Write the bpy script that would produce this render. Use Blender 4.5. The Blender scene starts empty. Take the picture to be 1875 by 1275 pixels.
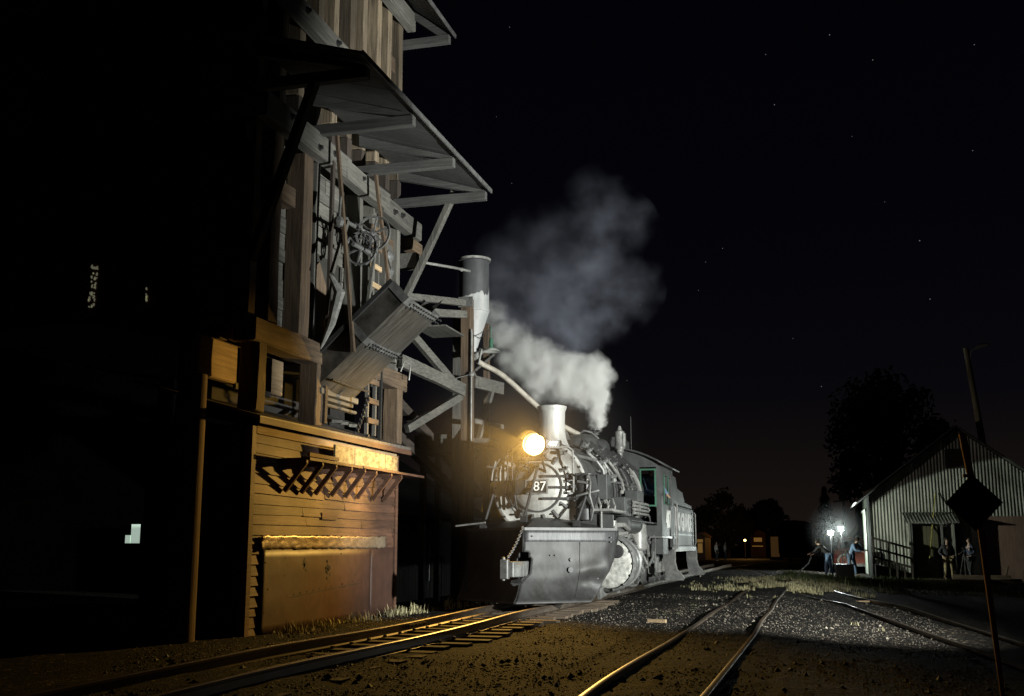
import bpy, bmesh, math, random
from mathutils import Vector as V, Matrix, noise as mnoise
random.seed(7)
SC = bpy.context.scene
COL = SC.collection
PI = math.pi

# ------------------------------------------------------------------ camera
cd = bpy.data.cameras.new('camera'); cam = bpy.data.objects.new('camera', cd); COL.objects.link(cam)
cam.location = (0, 0, 1.064); cam.rotation_euler = (math.radians(90 + 10.162), 0, math.radians(15.474))
cd.sensor_width = 36; cd.lens = 38.4; cd.clip_start = .1; cd.clip_end = 5000
SC.camera = cam
SC.view_settings.view_transform = 'Standard'; SC.view_settings.look = 'None'
SC.view_settings.exposure = 0; SC.view_settings.gamma = 1
SC.cycles.use_denoising = True
SC.cycles.max_bounces = 5; SC.cycles.diffuse_bounces = 3; SC.cycles.glossy_bounces = 3
SC.cycles.volume_bounces = 6; SC.cycles.volume_max_steps = 512
SC.cycles.sample_clamp_indirect = 4

# ------------------------------------------------------------------ night sky with stars
def star_dir(px, py):
    p, t = math.radians(10.162), math.radians(15.474)
    Fh = V((-math.sin(t), math.cos(t), 0)); R = V((math.cos(t), math.sin(t), 0)); Z = V((0, 0, 1))
    return (2000 * (math.cos(p) * Fh + math.sin(p) * Z) + (px - 937.5) * R - (py - 637.5) * (-math.sin(p) * Fh + math.cos(p) * Z)).normalized()
w = bpy.data.worlds.new('World'); SC.world = w; w.use_nodes = True
nt = w.node_tree; N = nt.nodes; L = nt.links; bg = N['Background']
tc = N.new('ShaderNodeTexCoord'); sp = N.new('ShaderNodeSeparateXYZ'); L.new(tc.outputs['Generated'], sp.inputs[0])
rp = N.new('ShaderNodeValToRGB'); L.new(sp.outputs['Z'], rp.inputs[0])
e = rp.color_ramp.elements
e[0].position = 0; e[0].color = (.0095, .0066, .005, 1); e[1].position = .5; e[1].color = (.0007, .0008, .0017, 1)
for ps, c in ((.05, (.0070, .0050, .0043, 1)), (.13, (.0024, .0021, .0032, 1)), (.28, (.0012, .0012, .0025, 1))):
    k = e.new(ps); k.color = c
last = None
for (px, py, b) in [(1519, 64, 1), (1784, 82, .6), (1598, 110, .9), (1402, 100, .6), (1418, 192, .8), (1781, 276, .6), (1684, 441, 1), (1323, 455, .5), (1172, 559, .6),
                    (1703, 548, .9), (933, 50, .5), (937, 336, .4), (1148, 697, .5), (1279, 532, .3), (909, 214, .3), (1292, 480, .4), (1504, 708, .6), (1560, 250, .3), (1452, 620, .3), (1620, 370, .3)]:
    vm = N.new('ShaderNodeVectorMath'); vm.operation = 'DISTANCE'; L.new(tc.outputs['Generated'], vm.inputs[0])
    vm.inputs[1].default_value = star_dir(px, py)
    m = N.new('ShaderNodeMath'); m.operation = 'LESS_THAN'; L.new(vm.outputs['Value'], m.inputs[0]); m.inputs[1].default_value = .00036
    k = N.new('ShaderNodeMath'); k.operation = 'MULTIPLY_ADD'; L.new(m.outputs[0], k.inputs[0]); k.inputs[1].default_value = b * .22
    if last: L.new(last, k.inputs[2])
    else: k.inputs[2].default_value = 0
    last = k.outputs[0]
ad = N.new('ShaderNodeMixRGB'); ad.blend_type = 'ADD'; ad.inputs[0].default_value = 1
L.new(rp.outputs[0], ad.inputs[1]); L.new(last, ad.inputs[2]); L.new(ad.outputs[0], bg.inputs[0]); bg.inputs[1].default_value = 1

# ------------------------------------------------------------------ lamps: flood and slave lights standing unseen, added fill spots, the headlight, the work lights
def spot(name, loc, target, power, color, cone, blend=.2, radius=.12):
    d = bpy.data.lights.new(name, 'SPOT'); d.energy = power; d.color = color; d.spot_size = math.radians(cone); d.spot_blend = blend; d.shadow_soft_size = radius
    o = bpy.data.objects.new(name, d); COL.objects.link(o); o.location = loc
    o.rotation_euler = (V(target) - V(loc)).to_track_quat('-Z', 'Y').to_euler(); return o
def azel(loc, az, el, r=10):
    a, b = math.radians(az), math.radians(el); return V(loc) + r * V((math.cos(a) * math.cos(b), math.sin(a) * math.cos(b), math.sin(b)))
FL = (6.1, 13.1, 2.2)
spot('flood_lamp', FL, azel(FL, 133, 14), 19500, (.97, 1, .95), 79, .45)
SL = (-5.8, 46.8, 2.4)
spot('unseen_slave_lamp', SL, azel(SL, 20, -5), 3000, (.88, 1, .84), 29, .08, .06)
spot('town_glow_fill', (-5.8, 46.8, 2.4), (5, 52, 3.5), 420, (1, .86, .76), 95, .6, .06)  # added fill spot standing in for dim town light on the upper gable
spot('unseen_slave_lamp', (-6.2, 97, 1.6), (-8.8, 104, .6), 160, (.9, 1, .95), 40, .5)  # added spot with no visible source, brightens the distant people
spot('headlight_lamp', (-5.11, 20.12, 2.92), (-5.45, 18.1, 2.72), 1700, (1, .575, .115), 126, .7, .05)

# ------------------------------------------------------------------ mesh builder
WOODY = False
class MB:
    def __init__(s): s.v = []; s.f = []
    def add(s, vs, fs):
        b = len(s.v); s.v += [V(p) for p in vs]; s.f += [tuple(i + b for i in f) for f in fs]; return s
    def box(s, x0, x1, y0, y1, z0, z1):
        return s.add([(x0, y0, z0), (x1, y0, z0), (x1, y1, z0), (x0, y1, z0), (x0, y0, z1), (x1, y0, z1), (x1, y1, z1), (x0, y1, z1)],
                     [(0, 3, 2, 1), (4, 5, 6, 7), (0, 1, 5, 4), (1, 2, 6, 5), (2, 3, 7, 6), (3, 0, 4, 7)])
    def beam(s, a, b, wd, ht, up=(0, 0, 1)):
        a = V(a); b = V(b); d = (b - a).normalized(); up = V(up)
        sd = d.cross(up)
        if sd.length < 1e-4: sd = d.cross(V((0, 1, 0)))
        sd.normalize(); u = sd.cross(d).normalized(); sd *= wd / 2; u *= ht / 2
        if WOODY and wd > .085 and ht > .07 and (b - a).length > .8:
            bow = V((random.uniform(-1, 1), random.uniform(-1, 1), random.uniform(-1, 1))) * .012 * min(2, (b - a).length / 2); n0 = len(s.v); NS = 5
            for i in range(NS + 1):
                t = i / NS; p = a.lerp(b, t) + bow * 4 * t * (1 - t)
                for (e, g_) in ((-1, -1), (1, -1), (1, 1), (-1, 1)): s.v.append(p + sd * e * random.uniform(.93, 1.02) + u * g_ * random.uniform(.93, 1.02) + (d * random.uniform(-.02, .02) if i in (0, NS) else V((0, 0, 0))))
            for i in range(NS):
                for k in range(4): k2 = (k + 1) % 4; s.f.append((n0 + i * 4 + k, n0 + i * 4 + 4 + k, n0 + i * 4 + 4 + k2, n0 + i * 4 + k2))
            s.f.append((n0, n0 + 1, n0 + 2, n0 + 3)); m4 = n0 + NS * 4; s.f.append((m4 + 3, m4 + 2, m4 + 1, m4)); return s
        return s.add([a - sd - u, a + sd - u, a + sd + u, a - sd + u, b - sd - u, b + sd - u, b + sd + u, b - sd + u],
                     [(0, 1, 2, 3), (7, 6, 5, 4), (0, 4, 5, 1), (1, 5, 6, 2), (2, 6, 7, 3), (3, 7, 4, 0)])
    def tube(s, pts, r, n=8, cap=True):
        pts = [V(p) for p in pts]; rr = r if isinstance(r, (list, tuple)) else [r] * len(pts)
        b = len(s.v); prev = None
        for i, p in enumerate(pts):
            d = (pts[min(i + 1, len(pts) - 1)] - pts[max(i - 1, 0)]).normalized()
            if prev is None:
                u = d.orthogonal().normalized()
            else:
                u = prev - d * prev.dot(d); u = u.normalized() if u.length > 1e-5 else d.orthogonal().normalized()
            prev = u; w_ = d.cross(u)
            for k in range(n):
                a = 2 * PI * k / n; s.v.append(p + (u * math.cos(a) + w_ * math.sin(a)) * rr[i])
        for i in range(len(pts) - 1):
            for k in range(n):
                k2 = (k + 1) % n; s.f.append((b + i * n + k, b + i * n + k2, b + (i + 1) * n + k2, b + (i + 1) * n + k))
        if cap:
            s.f.append(tuple(b + k for k in range(n))[::-1]); s.f.append(tuple(b + (len(pts) - 1) * n + k for k in range(n)))
        return s
    def cyl(s, a, b, r0, r1=None, n=16): return s.tube([a, b], [r0, r0 if r1 is None else r1], n)
    def lathe(s, prof, o, ax=(0, 0, 1), n=24, a0=0, a1=2 * PI):
        ax = V(ax).normalized(); u = ax.orthogonal().normalized() if abs(ax.z) < .9 or True else 0
        if abs(ax.y) > .9: u = V((1, 0, 0))
        elif abs(ax.z) > .9: u = V((1, 0, 0))
        w_ = ax.cross(u); o = V(o); b = len(s.v); full = abs(a1 - a0) > 6.28; m = n if full else n + 1
        for (r, t) in prof:
            for k in range(m):
                a = a0 + (a1 - a0) * k / n; s.v.append(o + ax * t + (u * math.cos(a) + w_ * math.sin(a)) * r)
        for i in range(len(prof) - 1):
            for k in range(n):
                k2 = (k + 1) % m; s.f.append((b + i * m + k, b + i * m + k2, b + (i + 1) * m + k2, b + (i + 1) * m + k))
        return s
    def prism(s, poly, vec):
        vec = V(vec); n = len(poly); b = len(s.v); s.v += [V(p) for p in poly] + [V(p) + vec for p in poly]
        s.f.append(tuple(b + i for i in range(n))[::-1]); s.f.append(tuple(b + n + i for i in range(n)))
        for i in range(n): j = (i + 1) % n; s.f.append((b + i, b + j, b + n + j, b + n + i))
        return s
    def ball(s, c, r, n=10, sc=(1, 1, 1)):
        c = V(c); b = len(s.v); m = n // 2
        for i in range(m + 1):
            p = PI * i / m
            for k in range(n):
                a = 2 * PI * k / n; s.v.append(c + V((r * sc[0] * math.sin(p) * math.cos(a), r * sc[1] * math.sin(p) * math.sin(a), r * sc[2] * math.cos(p))))
        for i in range(m):
            for k in range(n): k2 = (k + 1) % n; s.f.append((b + i * n + k, b + (i + 1) * n + k, b + (i + 1) * n + k2, b + i * n + k2))
        return s
    def grid(s, rows):
        b = len(s.v); n = len(rows[0])
        for r in rows: s.v += [V(p) for p in r]
        for i in range(len(rows) - 1):
            for k in range(n - 1): s.f.append((b + i * n + k, b + i * n + k + 1, b + (i + 1) * n + k + 1, b + (i + 1) * n + k))
        return s
    def build(s, name, mat, parent=None, smooth=False, bevel=0, thick=0, loc=None):
        off = V((0, 0, 0))
        if parent is not None:
            q = parent
            while q is not None: off += q.location; q = q.parent
        elif loc is not None: off = V(loc)
        me = bpy.data.meshes.new(name); me.from_pydata([v - off for v in s.v], [], s.f); me.validate(); me.materials.append(mat)
        bm = bmesh.new(); bm.from_mesh(me)
        if not thick: bmesh.ops.recalc_face_normals(bm, faces=bm.faces)
        bm.to_mesh(me); bm.free()
        if smooth:
            for p in me.polygons: p.use_smooth = True
            try: me.set_sharp_from_angle(angle=math.radians(38))
            except Exception: pass
        o = bpy.data.objects.new(name, me); COL.objects.link(o)
        if parent is not None: o.parent = parent
        elif loc is not None: o.location = loc
        if thick: m = o.modifiers.new('solid', 'SOLIDIFY'); m.thickness = thick; m.offset = 0
        if bevel: m = o.modifiers.new('bevel', 'BEVEL'); m.width = bevel; m.segments = 1; m.limit_method = 'ANGLE'; m.angle_limit = .8
        return o

def tag(o, label=None, cat=None, group=None, kind=None):
    if label: o['label'] = label
    if cat: o['category'] = cat
    if group: o['group'] = group
    if kind: o['kind'] = kind
    return o
def thing(name, loc, label, cat, group=None):
    o = bpy.data.objects.new(name, None); o.empty_display_size = .3; COL.objects.link(o); o.location = loc
    return tag(o, label, cat, group)
def copy_thing(o, loc, rz=None, label=None):
    def rec(a, par):
        c = a.copy(); COL.objects.link(c)
        if par is not None: c.parent = par
        for ch in [x for x in bpy.data.objects if x.parent == a and x != c]: rec(ch, c)
        return c
    r = rec(o, None); r.location = loc
    if rz is not None: r.rotation_euler[2] = rz
    if label: r['label'] = label
    return r

# ------------------------------------------------------------------ materials
def M(name, c1, c2=None, rough=.75, metal=0, scale=(6, 6, 6), bump=.25, dist=.01, island=0, dirt=.35, spec=.4, objvar=0):
    m = bpy.data.materials.new(name); m.use_nodes = True; n = m.node_tree.nodes; l = m.node_tree.links
    b = n['Principled BSDF']; b.inputs['Roughness'].default_value = rough; b.inputs['Metallic'].default_value = metal; b.inputs['Specular IOR Level'].default_value = spec
    c2 = c2 or tuple(x * .6 for x in c1)
    t = n.new('ShaderNodeTexCoord'); mp = n.new('ShaderNodeMapping'); mp.inputs['Scale'].default_value = scale; l.new(t.outputs['Object'], mp.inputs[0])
    a = n.new('ShaderNodeTexNoise'); a.inputs['Scale'].default_value = 1; a.inputs['Detail'].default_value = 7; a.inputs['Roughness'].default_value = .68; l.new(mp.outputs[0], a.inputs[0])
    r = n.new('ShaderNodeValToRGB'); r.color_ramp.elements[0].position = .33; r.color_ramp.elements[1].position = .67
    r.color_ramp.elements[0].color = (*c2, 1); r.color_ramp.elements[1].color = (*c1, 1); l.new(a.outputs[0], r.inputs[0])
    d = n.new('ShaderNodeTexNoise'); d.inputs['Scale'].default_value = .9; d.inputs['Detail'].default_value = 5; l.new(t.outputs['Object'], d.inputs[0])
    mr = n.new('ShaderNodeMapRange'); mr.inputs[1].default_value = .3; mr.inputs[2].default_value = .65; mr.inputs[3].default_value = 1 - dirt; mr.inputs[4].default_value = 1.08; l.new(d.outputs[0], mr.inputs[0])
    val = mr.outputs[0]
    def mul(sock, amt):
        nonlocal val
        x = n.new('ShaderNodeMapRange'); x.inputs[3].default_value = 1 - amt; x.inputs[4].default_value = 1 + amt; l.new(sock, x.inputs[0])
        y = n.new('ShaderNodeMath'); y.operation = 'MULTIPLY'; l.new(val, y.inputs[0]); l.new(x.outputs[0], y.inputs[1]); val = y.outputs[0]
    if island: g = n.new('ShaderNodeNewGeometry'); mul(g.outputs['Random Per Island'], island)
    if objvar: oi = n.new('ShaderNodeObjectInfo'); mul(oi.outputs['Random'], objvar)
    mx = n.new('ShaderNodeMixRGB'); mx.blend_type = 'MULTIPLY'; mx.inputs[0].default_value = 1; l.new(r.outputs[0], mx.inputs[1]); l.new(val, mx.inputs[2])
    l.new(mx.outputs[0], b.inputs['Base Color'])
    rm = n.new('ShaderNodeMapRange'); rm.inputs[3].default_value = min(1, rough + .13); rm.inputs[4].default_value = max(.05, rough - .13); l.new(d.outputs[0], rm.inputs[0]); l.new(rm.outputs[0], b.inputs['Roughness'])
    if bump:
        bp = n.new('ShaderNodeBump'); bp.inputs['Strength'].default_value = bump; bp.inputs['Distance'].default_value = dist; l.new(a.outputs[0], bp.inputs['Height']); l.new(bp.outputs[0], b.inputs['Normal'])
    return m
def EM(name, col, s):
    m = bpy.data.materials.new(name); m.use_nodes = True; b = m.node_tree.nodes['Principled BSDF']
    b.inputs['Base Color'].default_value = (*[min(1, c) for c in col], 1); b.inputs['Emission Color'].default_value = (*col, 1); b.inputs['Emission Strength'].default_value = s
    return m
def wood(name, c1, c2, ax, island=.3, **k):
    s = {'x': (1.5, 28, 28), 'y': (28, 1.5, 28), 'z': (28, 28, 1.5)}[ax]
    return M(name, c1, c2, rough=.85, scale=s, bump=.45, dist=.012, island=island, objvar=.18, **k)
GREY1, GREY2 = (.13, .125, .11), (.048, .046, .041)
BRN1, BRN2 = (.125, .085, .052), (.04, .029, .02)
wg = {a: wood('weathered_timber_' + a, GREY1, GREY2, a) for a in 'xyz'}
wb = {a: wood('brown_timber_' + a, BRN1, BRN2, a) for a in 'xyz'}
wd = {a: wood('tarred_timber_' + a, (.06, .045, .035), (.022, .018, .014), a) for a in 'xyz'}
wtan = wood('fresh_tan_timber', (.36, .26, .15), (.20, .14, .08), 'y')
redwall = M('red_brown_paint', (.135, .066, .038), (.062, .031, .019), rough=.7, scale=(9, 1.6, 26), bump=.5, dist=.012, island=.3, dirt=.5)
redtin = M('red_painted_sheet_metal', (.075, .037, .025), (.05, .025, .017), rough=.55, scale=(5, 5, 5), bump=.15, dist=.02, dirt=.3)
rooftin = M('roof_sheet', (.16, .14, .12), (.08, .07, .06), rough=.6, scale=(3, 12, 3), bump=.3)
black = M('sooty_black_steel', (.070, .072, .070), (.034, .035, .034), rough=.5, scale=(5, 5, 3), bump=.18, dist=.01, dirt=.4, spec=.5)
blade_m = M('worn_plow_steel', (.046, .047, .047), (.019, .0175, .016), rough=.58, metal=.05, scale=(5, 5, 2.2), bump=.3, dist=.015, dirt=.55, spec=.4)
graph = M('graphite_smokebox_paint', (.48, .48, .45), (.23, .225, .21), rough=.5, metal=.1, scale=(5, 5, 3), bump=.15, dirt=.45)
dark = M('black_iron', (.045, .045, .045), (.025, .025, .025), rough=.5, metal=.2, scale=(9, 9, 9), bump=.2)
pale = M('pale_pipe_metal', (.33, .33, .31), (.14, .14, .13), rough=.42, metal=.12, scale=(8, 8, 8), bump=.15)
steel = M('grey_steel', (.17, .17, .165), (.075, .075, .073), rough=.42, metal=.15, scale=(7, 7, 7), bump=.2)
white_m = M('chalky_white_metal', (.48, .48, .44), (.12, .12, .11), rough=.7, scale=(9, 9, 9), bump=.3, dirt=.5)
railm = M('rail_steel', (.20, .16, .12), (.11, .08, .06), rough=.38, metal=.75, scale=(14, 3, 14), bump=.12)
tiem = wood('creosoted_tie', (.13, .095, .065), (.06, .045, .03), 'x')
green_m = M('cab_green_paint', (.045, .14, .085), (.03, .10, .06), rough=.6)
winter = M('dry_grass', (.42, .38, .22), (.28, .25, .13), rough=.9, scale=(3, 3, 3), bump=0, island=.35)
ggrass = M('green_grass', (.10, .13, .045), (.06, .075, .03), rough=.9, scale=(3, 3, 3), bump=0, island=.4)
whitepaint = M('white_lettering', (.85, .85, .80), (.7, .7, .66), rough=.5, bump=0, dirt=.2)
# ------------------------------------------------------------------ ground
def lerp_tab(t, x):
    if x <= t[0][0]: return t[0][1]
    for (a, va), (b, vb) in zip(t, t[1:]):
        if x <= b: return va + (vb - va) * (x - a) / (b - a)
    return t[-1][1]
GT = [(-40, -.3), (-7.2, -.2), (-6.3, -.16), (-4.0, -.17), (-3.2, -.2), (-2.2, -.21), (-1.9, -.19), (-.9, -.19), (-.3, -.27), (1.5, -.4), (4, -.5), (8, -.57), (60, -.6)]
def gz(x, y):
    g = lerp_tab(GT, x)
    k = min(1, max(0, (y - 42) / 45.)); k = k * k * (3 - 2 * k)
    g = g * (1 - k) + (-.5) * k
    if -6.2 < x < -4.0 and y < 45: g += lerp_tab([(5, .065), (11, .05), (13, -.035), (60, -.035)], y) * min(1, (x + 6.2) / .4, (-4. - x) / .4)
    if -2.5 < x < -.4 and y < 60: g += lerp_tab([(8, -.03), (14, -.03), (20, .0), (60, .0)], y)
    return g
def axis(a, b, st, far):
    r = []; x = a
    while x <= b + 1e-6: r.append(x); x += st
    lo = []; d = st; x = a
    while x > -far: d *= 1.45; x -= d; lo.append(x)
    hi = []; d = st; x = r[-1]
    while x < far: d *= 1.45; x += d; hi.append(x)
    return lo[::-1] + r + hi
xs = axis(-13, 8, .13, 900); ys = axis(6, 58, .17, 900)
g = MB(); rows = []
for y in ys:
    row = []
    for x in xs:
        near = 1 if (-14 < x < 9 and 5 < y < 60) else 0
        h = gz(x, y)
        if near: h += (mnoise.noise(V((x * .8, y * .5, 0))) * .022 + mnoise.noise(V((x * 2.9, y * 2.7, 3))) * .014 + mnoise.noise(V((x * 7, y * 6, 9))) * .009)
        row.append((x, y, h))
    rows.append(row)
g.grid(rows)
gm = bpy.data.materials.new('cinder_gravel'); gm.use_nodes = True; n = gm.node_tree.nodes; l = gm.node_tree.links; b = n['Principled BSDF']
t = n.new('ShaderNodeTexCoord')
vo = n.new('ShaderNodeTexVoronoi'); vo.inputs['Scale'].default_value = 26; l.new(t.outputs['Object'], vo.inputs[0])
vs = n.new('ShaderNodeTexVoronoi'); vs.inputs['Scale'].default_value = 60; l.new(t.outputs['Object'], vs.inputs[0])
nz = n.new('ShaderNodeTexNoise'); nz.inputs['Scale'].default_value = .55; nz.inputs['Detail'].default_value = 8; l.new(t.outputs['Object'], nz.inputs[0])
sx = n.new('ShaderNodeSeparateColor'); l.new(vo.outputs['Color'], sx.inputs[0])
r1 = n.new('ShaderNodeValToRGB'); l.new(sx.outputs[0], r1.inputs[0]); ee = r1.color_ramp.elements
ee[0].position = 0; ee[0].color = (.004, .0037, .0032, 1); ee[1].position = .98; ee[1].color = (.22, .19, .15, 1); q = ee.new(.75); q.color = (.012, .0105, .009, 1); q = ee.new(.93); q.color = (.06, .05, .04, 1)
r2 = n.new('ShaderNodeValToRGB'); l.new(nz.outputs[0], r2.inputs[0]); r2.color_ramp.elements[0].position = .35; r2.color_ramp.elements[0].color = (.45, .42, .38, 1); r2.color_ramp.elements[1].position = .68; r2.color_ramp.elements[1].color = (1.35, 1.25, 1.12, 1)
mx = n.new('ShaderNodeMixRGB'); mx.blend_type = 'MULTIPLY'; mx.inputs[0].default_value = 1; l.new(r1.outputs[0], mx.inputs[1]); l.new(r2.outputs[0], mx.inputs[2])
mp = n.new('ShaderNodeMapping'); mp.inputs['Scale'].default_value = (1.5, .16, 1); l.new(t.outputs['Object'], mp.inputs[0]); n3 = n.new('ShaderNodeTexNoise'); n3.inputs['Scale'].default_value = 1; n3.inputs['Detail'].default_value = 6; l.new(mp.outputs[0], n3.inputs[0])
r3 = n.new('ShaderNodeMapRange'); r3.inputs[1].default_value = .36; r3.inputs[2].default_value = .62; r3.inputs[3].default_value = .38; r3.inputs[4].default_value = 1.2; l.new(n3.outputs[0], r3.inputs[0])
m3 = n.new('ShaderNodeMixRGB'); m3.blend_type = 'MULTIPLY'; m3.inputs[0].default_value = 1; l.new(mx.outputs[0], m3.inputs[1]); l.new(r3.outputs[0], m3.inputs[2]); l.new(m3.outputs[0], b.inputs['Base Color'])
b.inputs['Roughness'].default_value = .85; b.inputs['Specular IOR Level'].default_value = .12
am = n.new('ShaderNodeMath'); am.operation = 'ADD'; l.new(vo.outputs['Distance'], am.inputs[0]); l.new(vs.outputs['Distance'], am.inputs[1])
bp = n.new('ShaderNodeBump'); bp.invert = True; bp.inputs['Strength'].default_value = .9; bp.inputs['Distance'].default_value = .03; l.new(am.outputs[0], bp.inputs['Height']); l.new(bp.outputs[0], b.inputs['Normal'])
ground = tag(g.build('ground', gm, smooth=True), kind='structure')

stone_m = M('ballast_stone', (.19, .165, .13), (.06, .052, .042), rough=.7, scale=(30, 30, 30), bump=.3, island=.8, dirt=.3, spec=.3)
def stones(nn, fx, size):
    s = MB()
    for _ in range(nn):
        x, y = fx(); r = size * random.uniform(.4, 1.25) * (random.uniform(1.5, 3.2) if random.random() < .035 else 1); z = gz(x, y) + r * .25
        a = random.uniform(0, 6.28); ca, sa = math.cos(a), math.sin(a)
        p = []
        for (ux, uy, uz) in ((1, 0, 0), (0, 1, 0), (-1, 0, 0), (0, -1, 0), (.1, .1, 1), (-.1, .1, -.8)):
            k = r * random.uniform(.6, 1.2); p.append((x + (ux * ca - uy * sa) * k, y + (ux * sa + uy * ca) * k, z + uz * k * .7))
        s.add(p, [(0, 1, 4), (1, 2, 4), (2, 3, 4), (3, 0, 4), (1, 0, 5), (2, 1, 5), (3, 2, 5), (0, 3, 5)])
    return s
def fx():
    y = 7 + 21 * random.random() ** 1.6
    return random.uniform(-.55 * y - 1.5, .02 * y + 1.6), y
st = stones(36000, fx, .0135)
tag(st.build('gravel', stone_m), kind='stuff')

# grass
def tuft(mb, x, y, h, nb, spread):
    z = gz(x, y) - .01
    for _ in range(nb):
        a = random.uniform(0, 6.28); rr = spread * random.random(); bx, by = x + rr * math.cos(a), y + rr * math.sin(a)
        a = random.uniform(0, 6.28); ln = h * random.uniform(.45, 1.15); lean = ln * random.uniform(.1, .7); wx = .006 + .004 * random.random()
        c, s_ = math.cos(a), math.sin(a)
        p0 = V((bx - s_ * wx, by + c * wx, z)); p1 = V((bx + s_ * wx, by - c * wx, z)); m1 = V((bx + c * lean * .4, by + s_ * lean * .4, z + ln * .65)); tp = V((bx + c * lean, by + s_ * lean, z + ln))
        sd = V((-s_ * wx * .7, c * wx * .7, 0))
        mb.add([p0, p1, m1 - sd, m1 + sd, tp], [(0, 1, 2, 3), (3, 2, 4)])
dg = MB()
for _ in range(1500):
    y = random.uniform(31, 42.5); x = random.gauss(-1.1, 1.0)
    if -4.2 < x < 2 and mnoise.noise(V((x * 1.1, y * .45, 5))) > -.05: tuft(dg, x, y, .13 * random.uniform(.5, 1.3), 7, .14)
for _ in range(420):
    y = random.uniform(36, 44); x = random.uniform(.5, 6.5); tuft(dg, x, y, .11 + .25 * (random.random() < .06), 6, .2)
for _ in range(9):
    y = random.uniform(15, 34); x = random.uniform(-3.9, 1.0); tuft(dg, x, y, .1, 6, .1)
for _ in range(150):
    y = random.uniform(13.9, 20.5)
    if mnoise.noise(V((0, y * 1.3, 2))) > -.12: tuft(dg, -7.56 + abs(random.gauss(0, .2)), y, .15 * random.uniform(.3, 1.3), 8, .14)
for _ in range(26):
    y = random.uniform(20, 23); tuft(dg, random.uniform(-7.6, -6.4), y, .26, 5, .06)
tag(dg.build('dry_grass', winter), kind='stuff')
gg = MB()
for _ in range(1500):
    y = random.uniform(40, 50.5); x = random.uniform(-1.5, 5.2); tuft(gg, x, y, .18, 7, .22)
for _ in range(30):
    y = random.uniform(20, 27); x = random.uniform(-3.4, -2.3); tuft(gg, x, y, .03, 5, .12)
tag(gg.build('green_grass', ggrass), kind='stuff')

# ------------------------------------------------------------------ railway tracks
RP = [(-.052, 0), (-.052, .012), (-.012, .03), (-.009, .092), (-.03, .102), (-.031, .126), (-.022, .132), (.022, .132), (.031, .126), (.03, .102), (.009, .092), (.012, .03), (.052, .012), (.052, 0)]
def rail(mb, pts, k=1.0):
    pts = [V(p) for p in pts]; b = len(mb.v); nn = len(RP)
    for i, p in enumerate(pts):
        d = pts[min(i + 1, len(pts) - 1)] - pts[max(i - 1, 0)]; d.z = 0; d.normalize(); sd = V((d.y, -d.x, 0))
        for (u, h) in RP: mb.v.append(p + sd * u * k + V((0, 0, (h - .132) * k)))
    for i in range(len(pts) - 1):
        for q in range(nn): q2 = (q + 1) % nn; mb.f.append((b + i * nn + q, b + i * nn + q2, b + (i + 1) * nn + q2, b + (i + 1) * nn + q))
    mb.f.append(tuple(b + q for q in range(nn))); mb.f.append(tuple(b + (len(pts) - 1) * nn + q for q in range(nn))[::-1])
def smooth_line(pts, per=6):
    out = []; P = [V(p) for p in pts]
    for i in range(len(P) - 1):
        a = P[max(i - 1, 0)]; b = P[i]; c = P[i + 1]; d = P[min(i + 2, len(P) - 1)]
        for k in range(per):
            t = k / per; out.append(.5 * ((2 * b) + (c - a) * t + (2 * a - 5 * b + 4 * c - d) * t * t + (3 * b - a - 3 * c + d) * t ** 3))
    return out + [P[-1]]
tr = thing('railway_track', (-5.11, 9, -.15), 'narrow gauge track the locomotive stands on, rails glinting gold beside the red shed', 'railway track')
def wob(y, s): return .015 * math.sin(y * .55 + s) + .01 * math.sin(y * 1.7 + s * 2)
for sx_, nm in ((-.475, 'rail'), (.475, 'rail')):
    r = MB(); rail(r, smooth_line([(-5.11 + sx_ + wob(y, sx_), y, .01 * math.sin(y * .8 + sx_)) for y in range(3, 62, 2)], 3)); r.build(nm, railm, tr, smooth=True)
fp = MB(); fp.box(-5.53, -5.51, 14.6, 15.3, -.09, -.035)
for k in range(4): fp.cyl((-5.515, 14.7 + k * .16, -.062), (-5.485, 14.7 + k * .16, -.062), .018, n=8)
fp.build('joint_bar', railm, tr)
for i in range(30):
    y = 8.3 + i * .54; t_ = MB(); a = random.uniform(-.05, .05)
    t_.beam((-6.05, y - a, -.215), (-4.17 + random.uniform(-.12, .12), y + a, -.215 + random.uniform(-.01, .01)), .2, .16); t_.build('tie', tiem, tr)
for i in range(7, 22):
    y = 8.3 + i * .54
    for x in (-5.66, -5.51, -4.71, -4.56): sp_ = MB(); sp_.box(x - .018, x + .018, y - .02, y + .02, -.14, -.105); sp_.build('spike', railm, tr)

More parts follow.
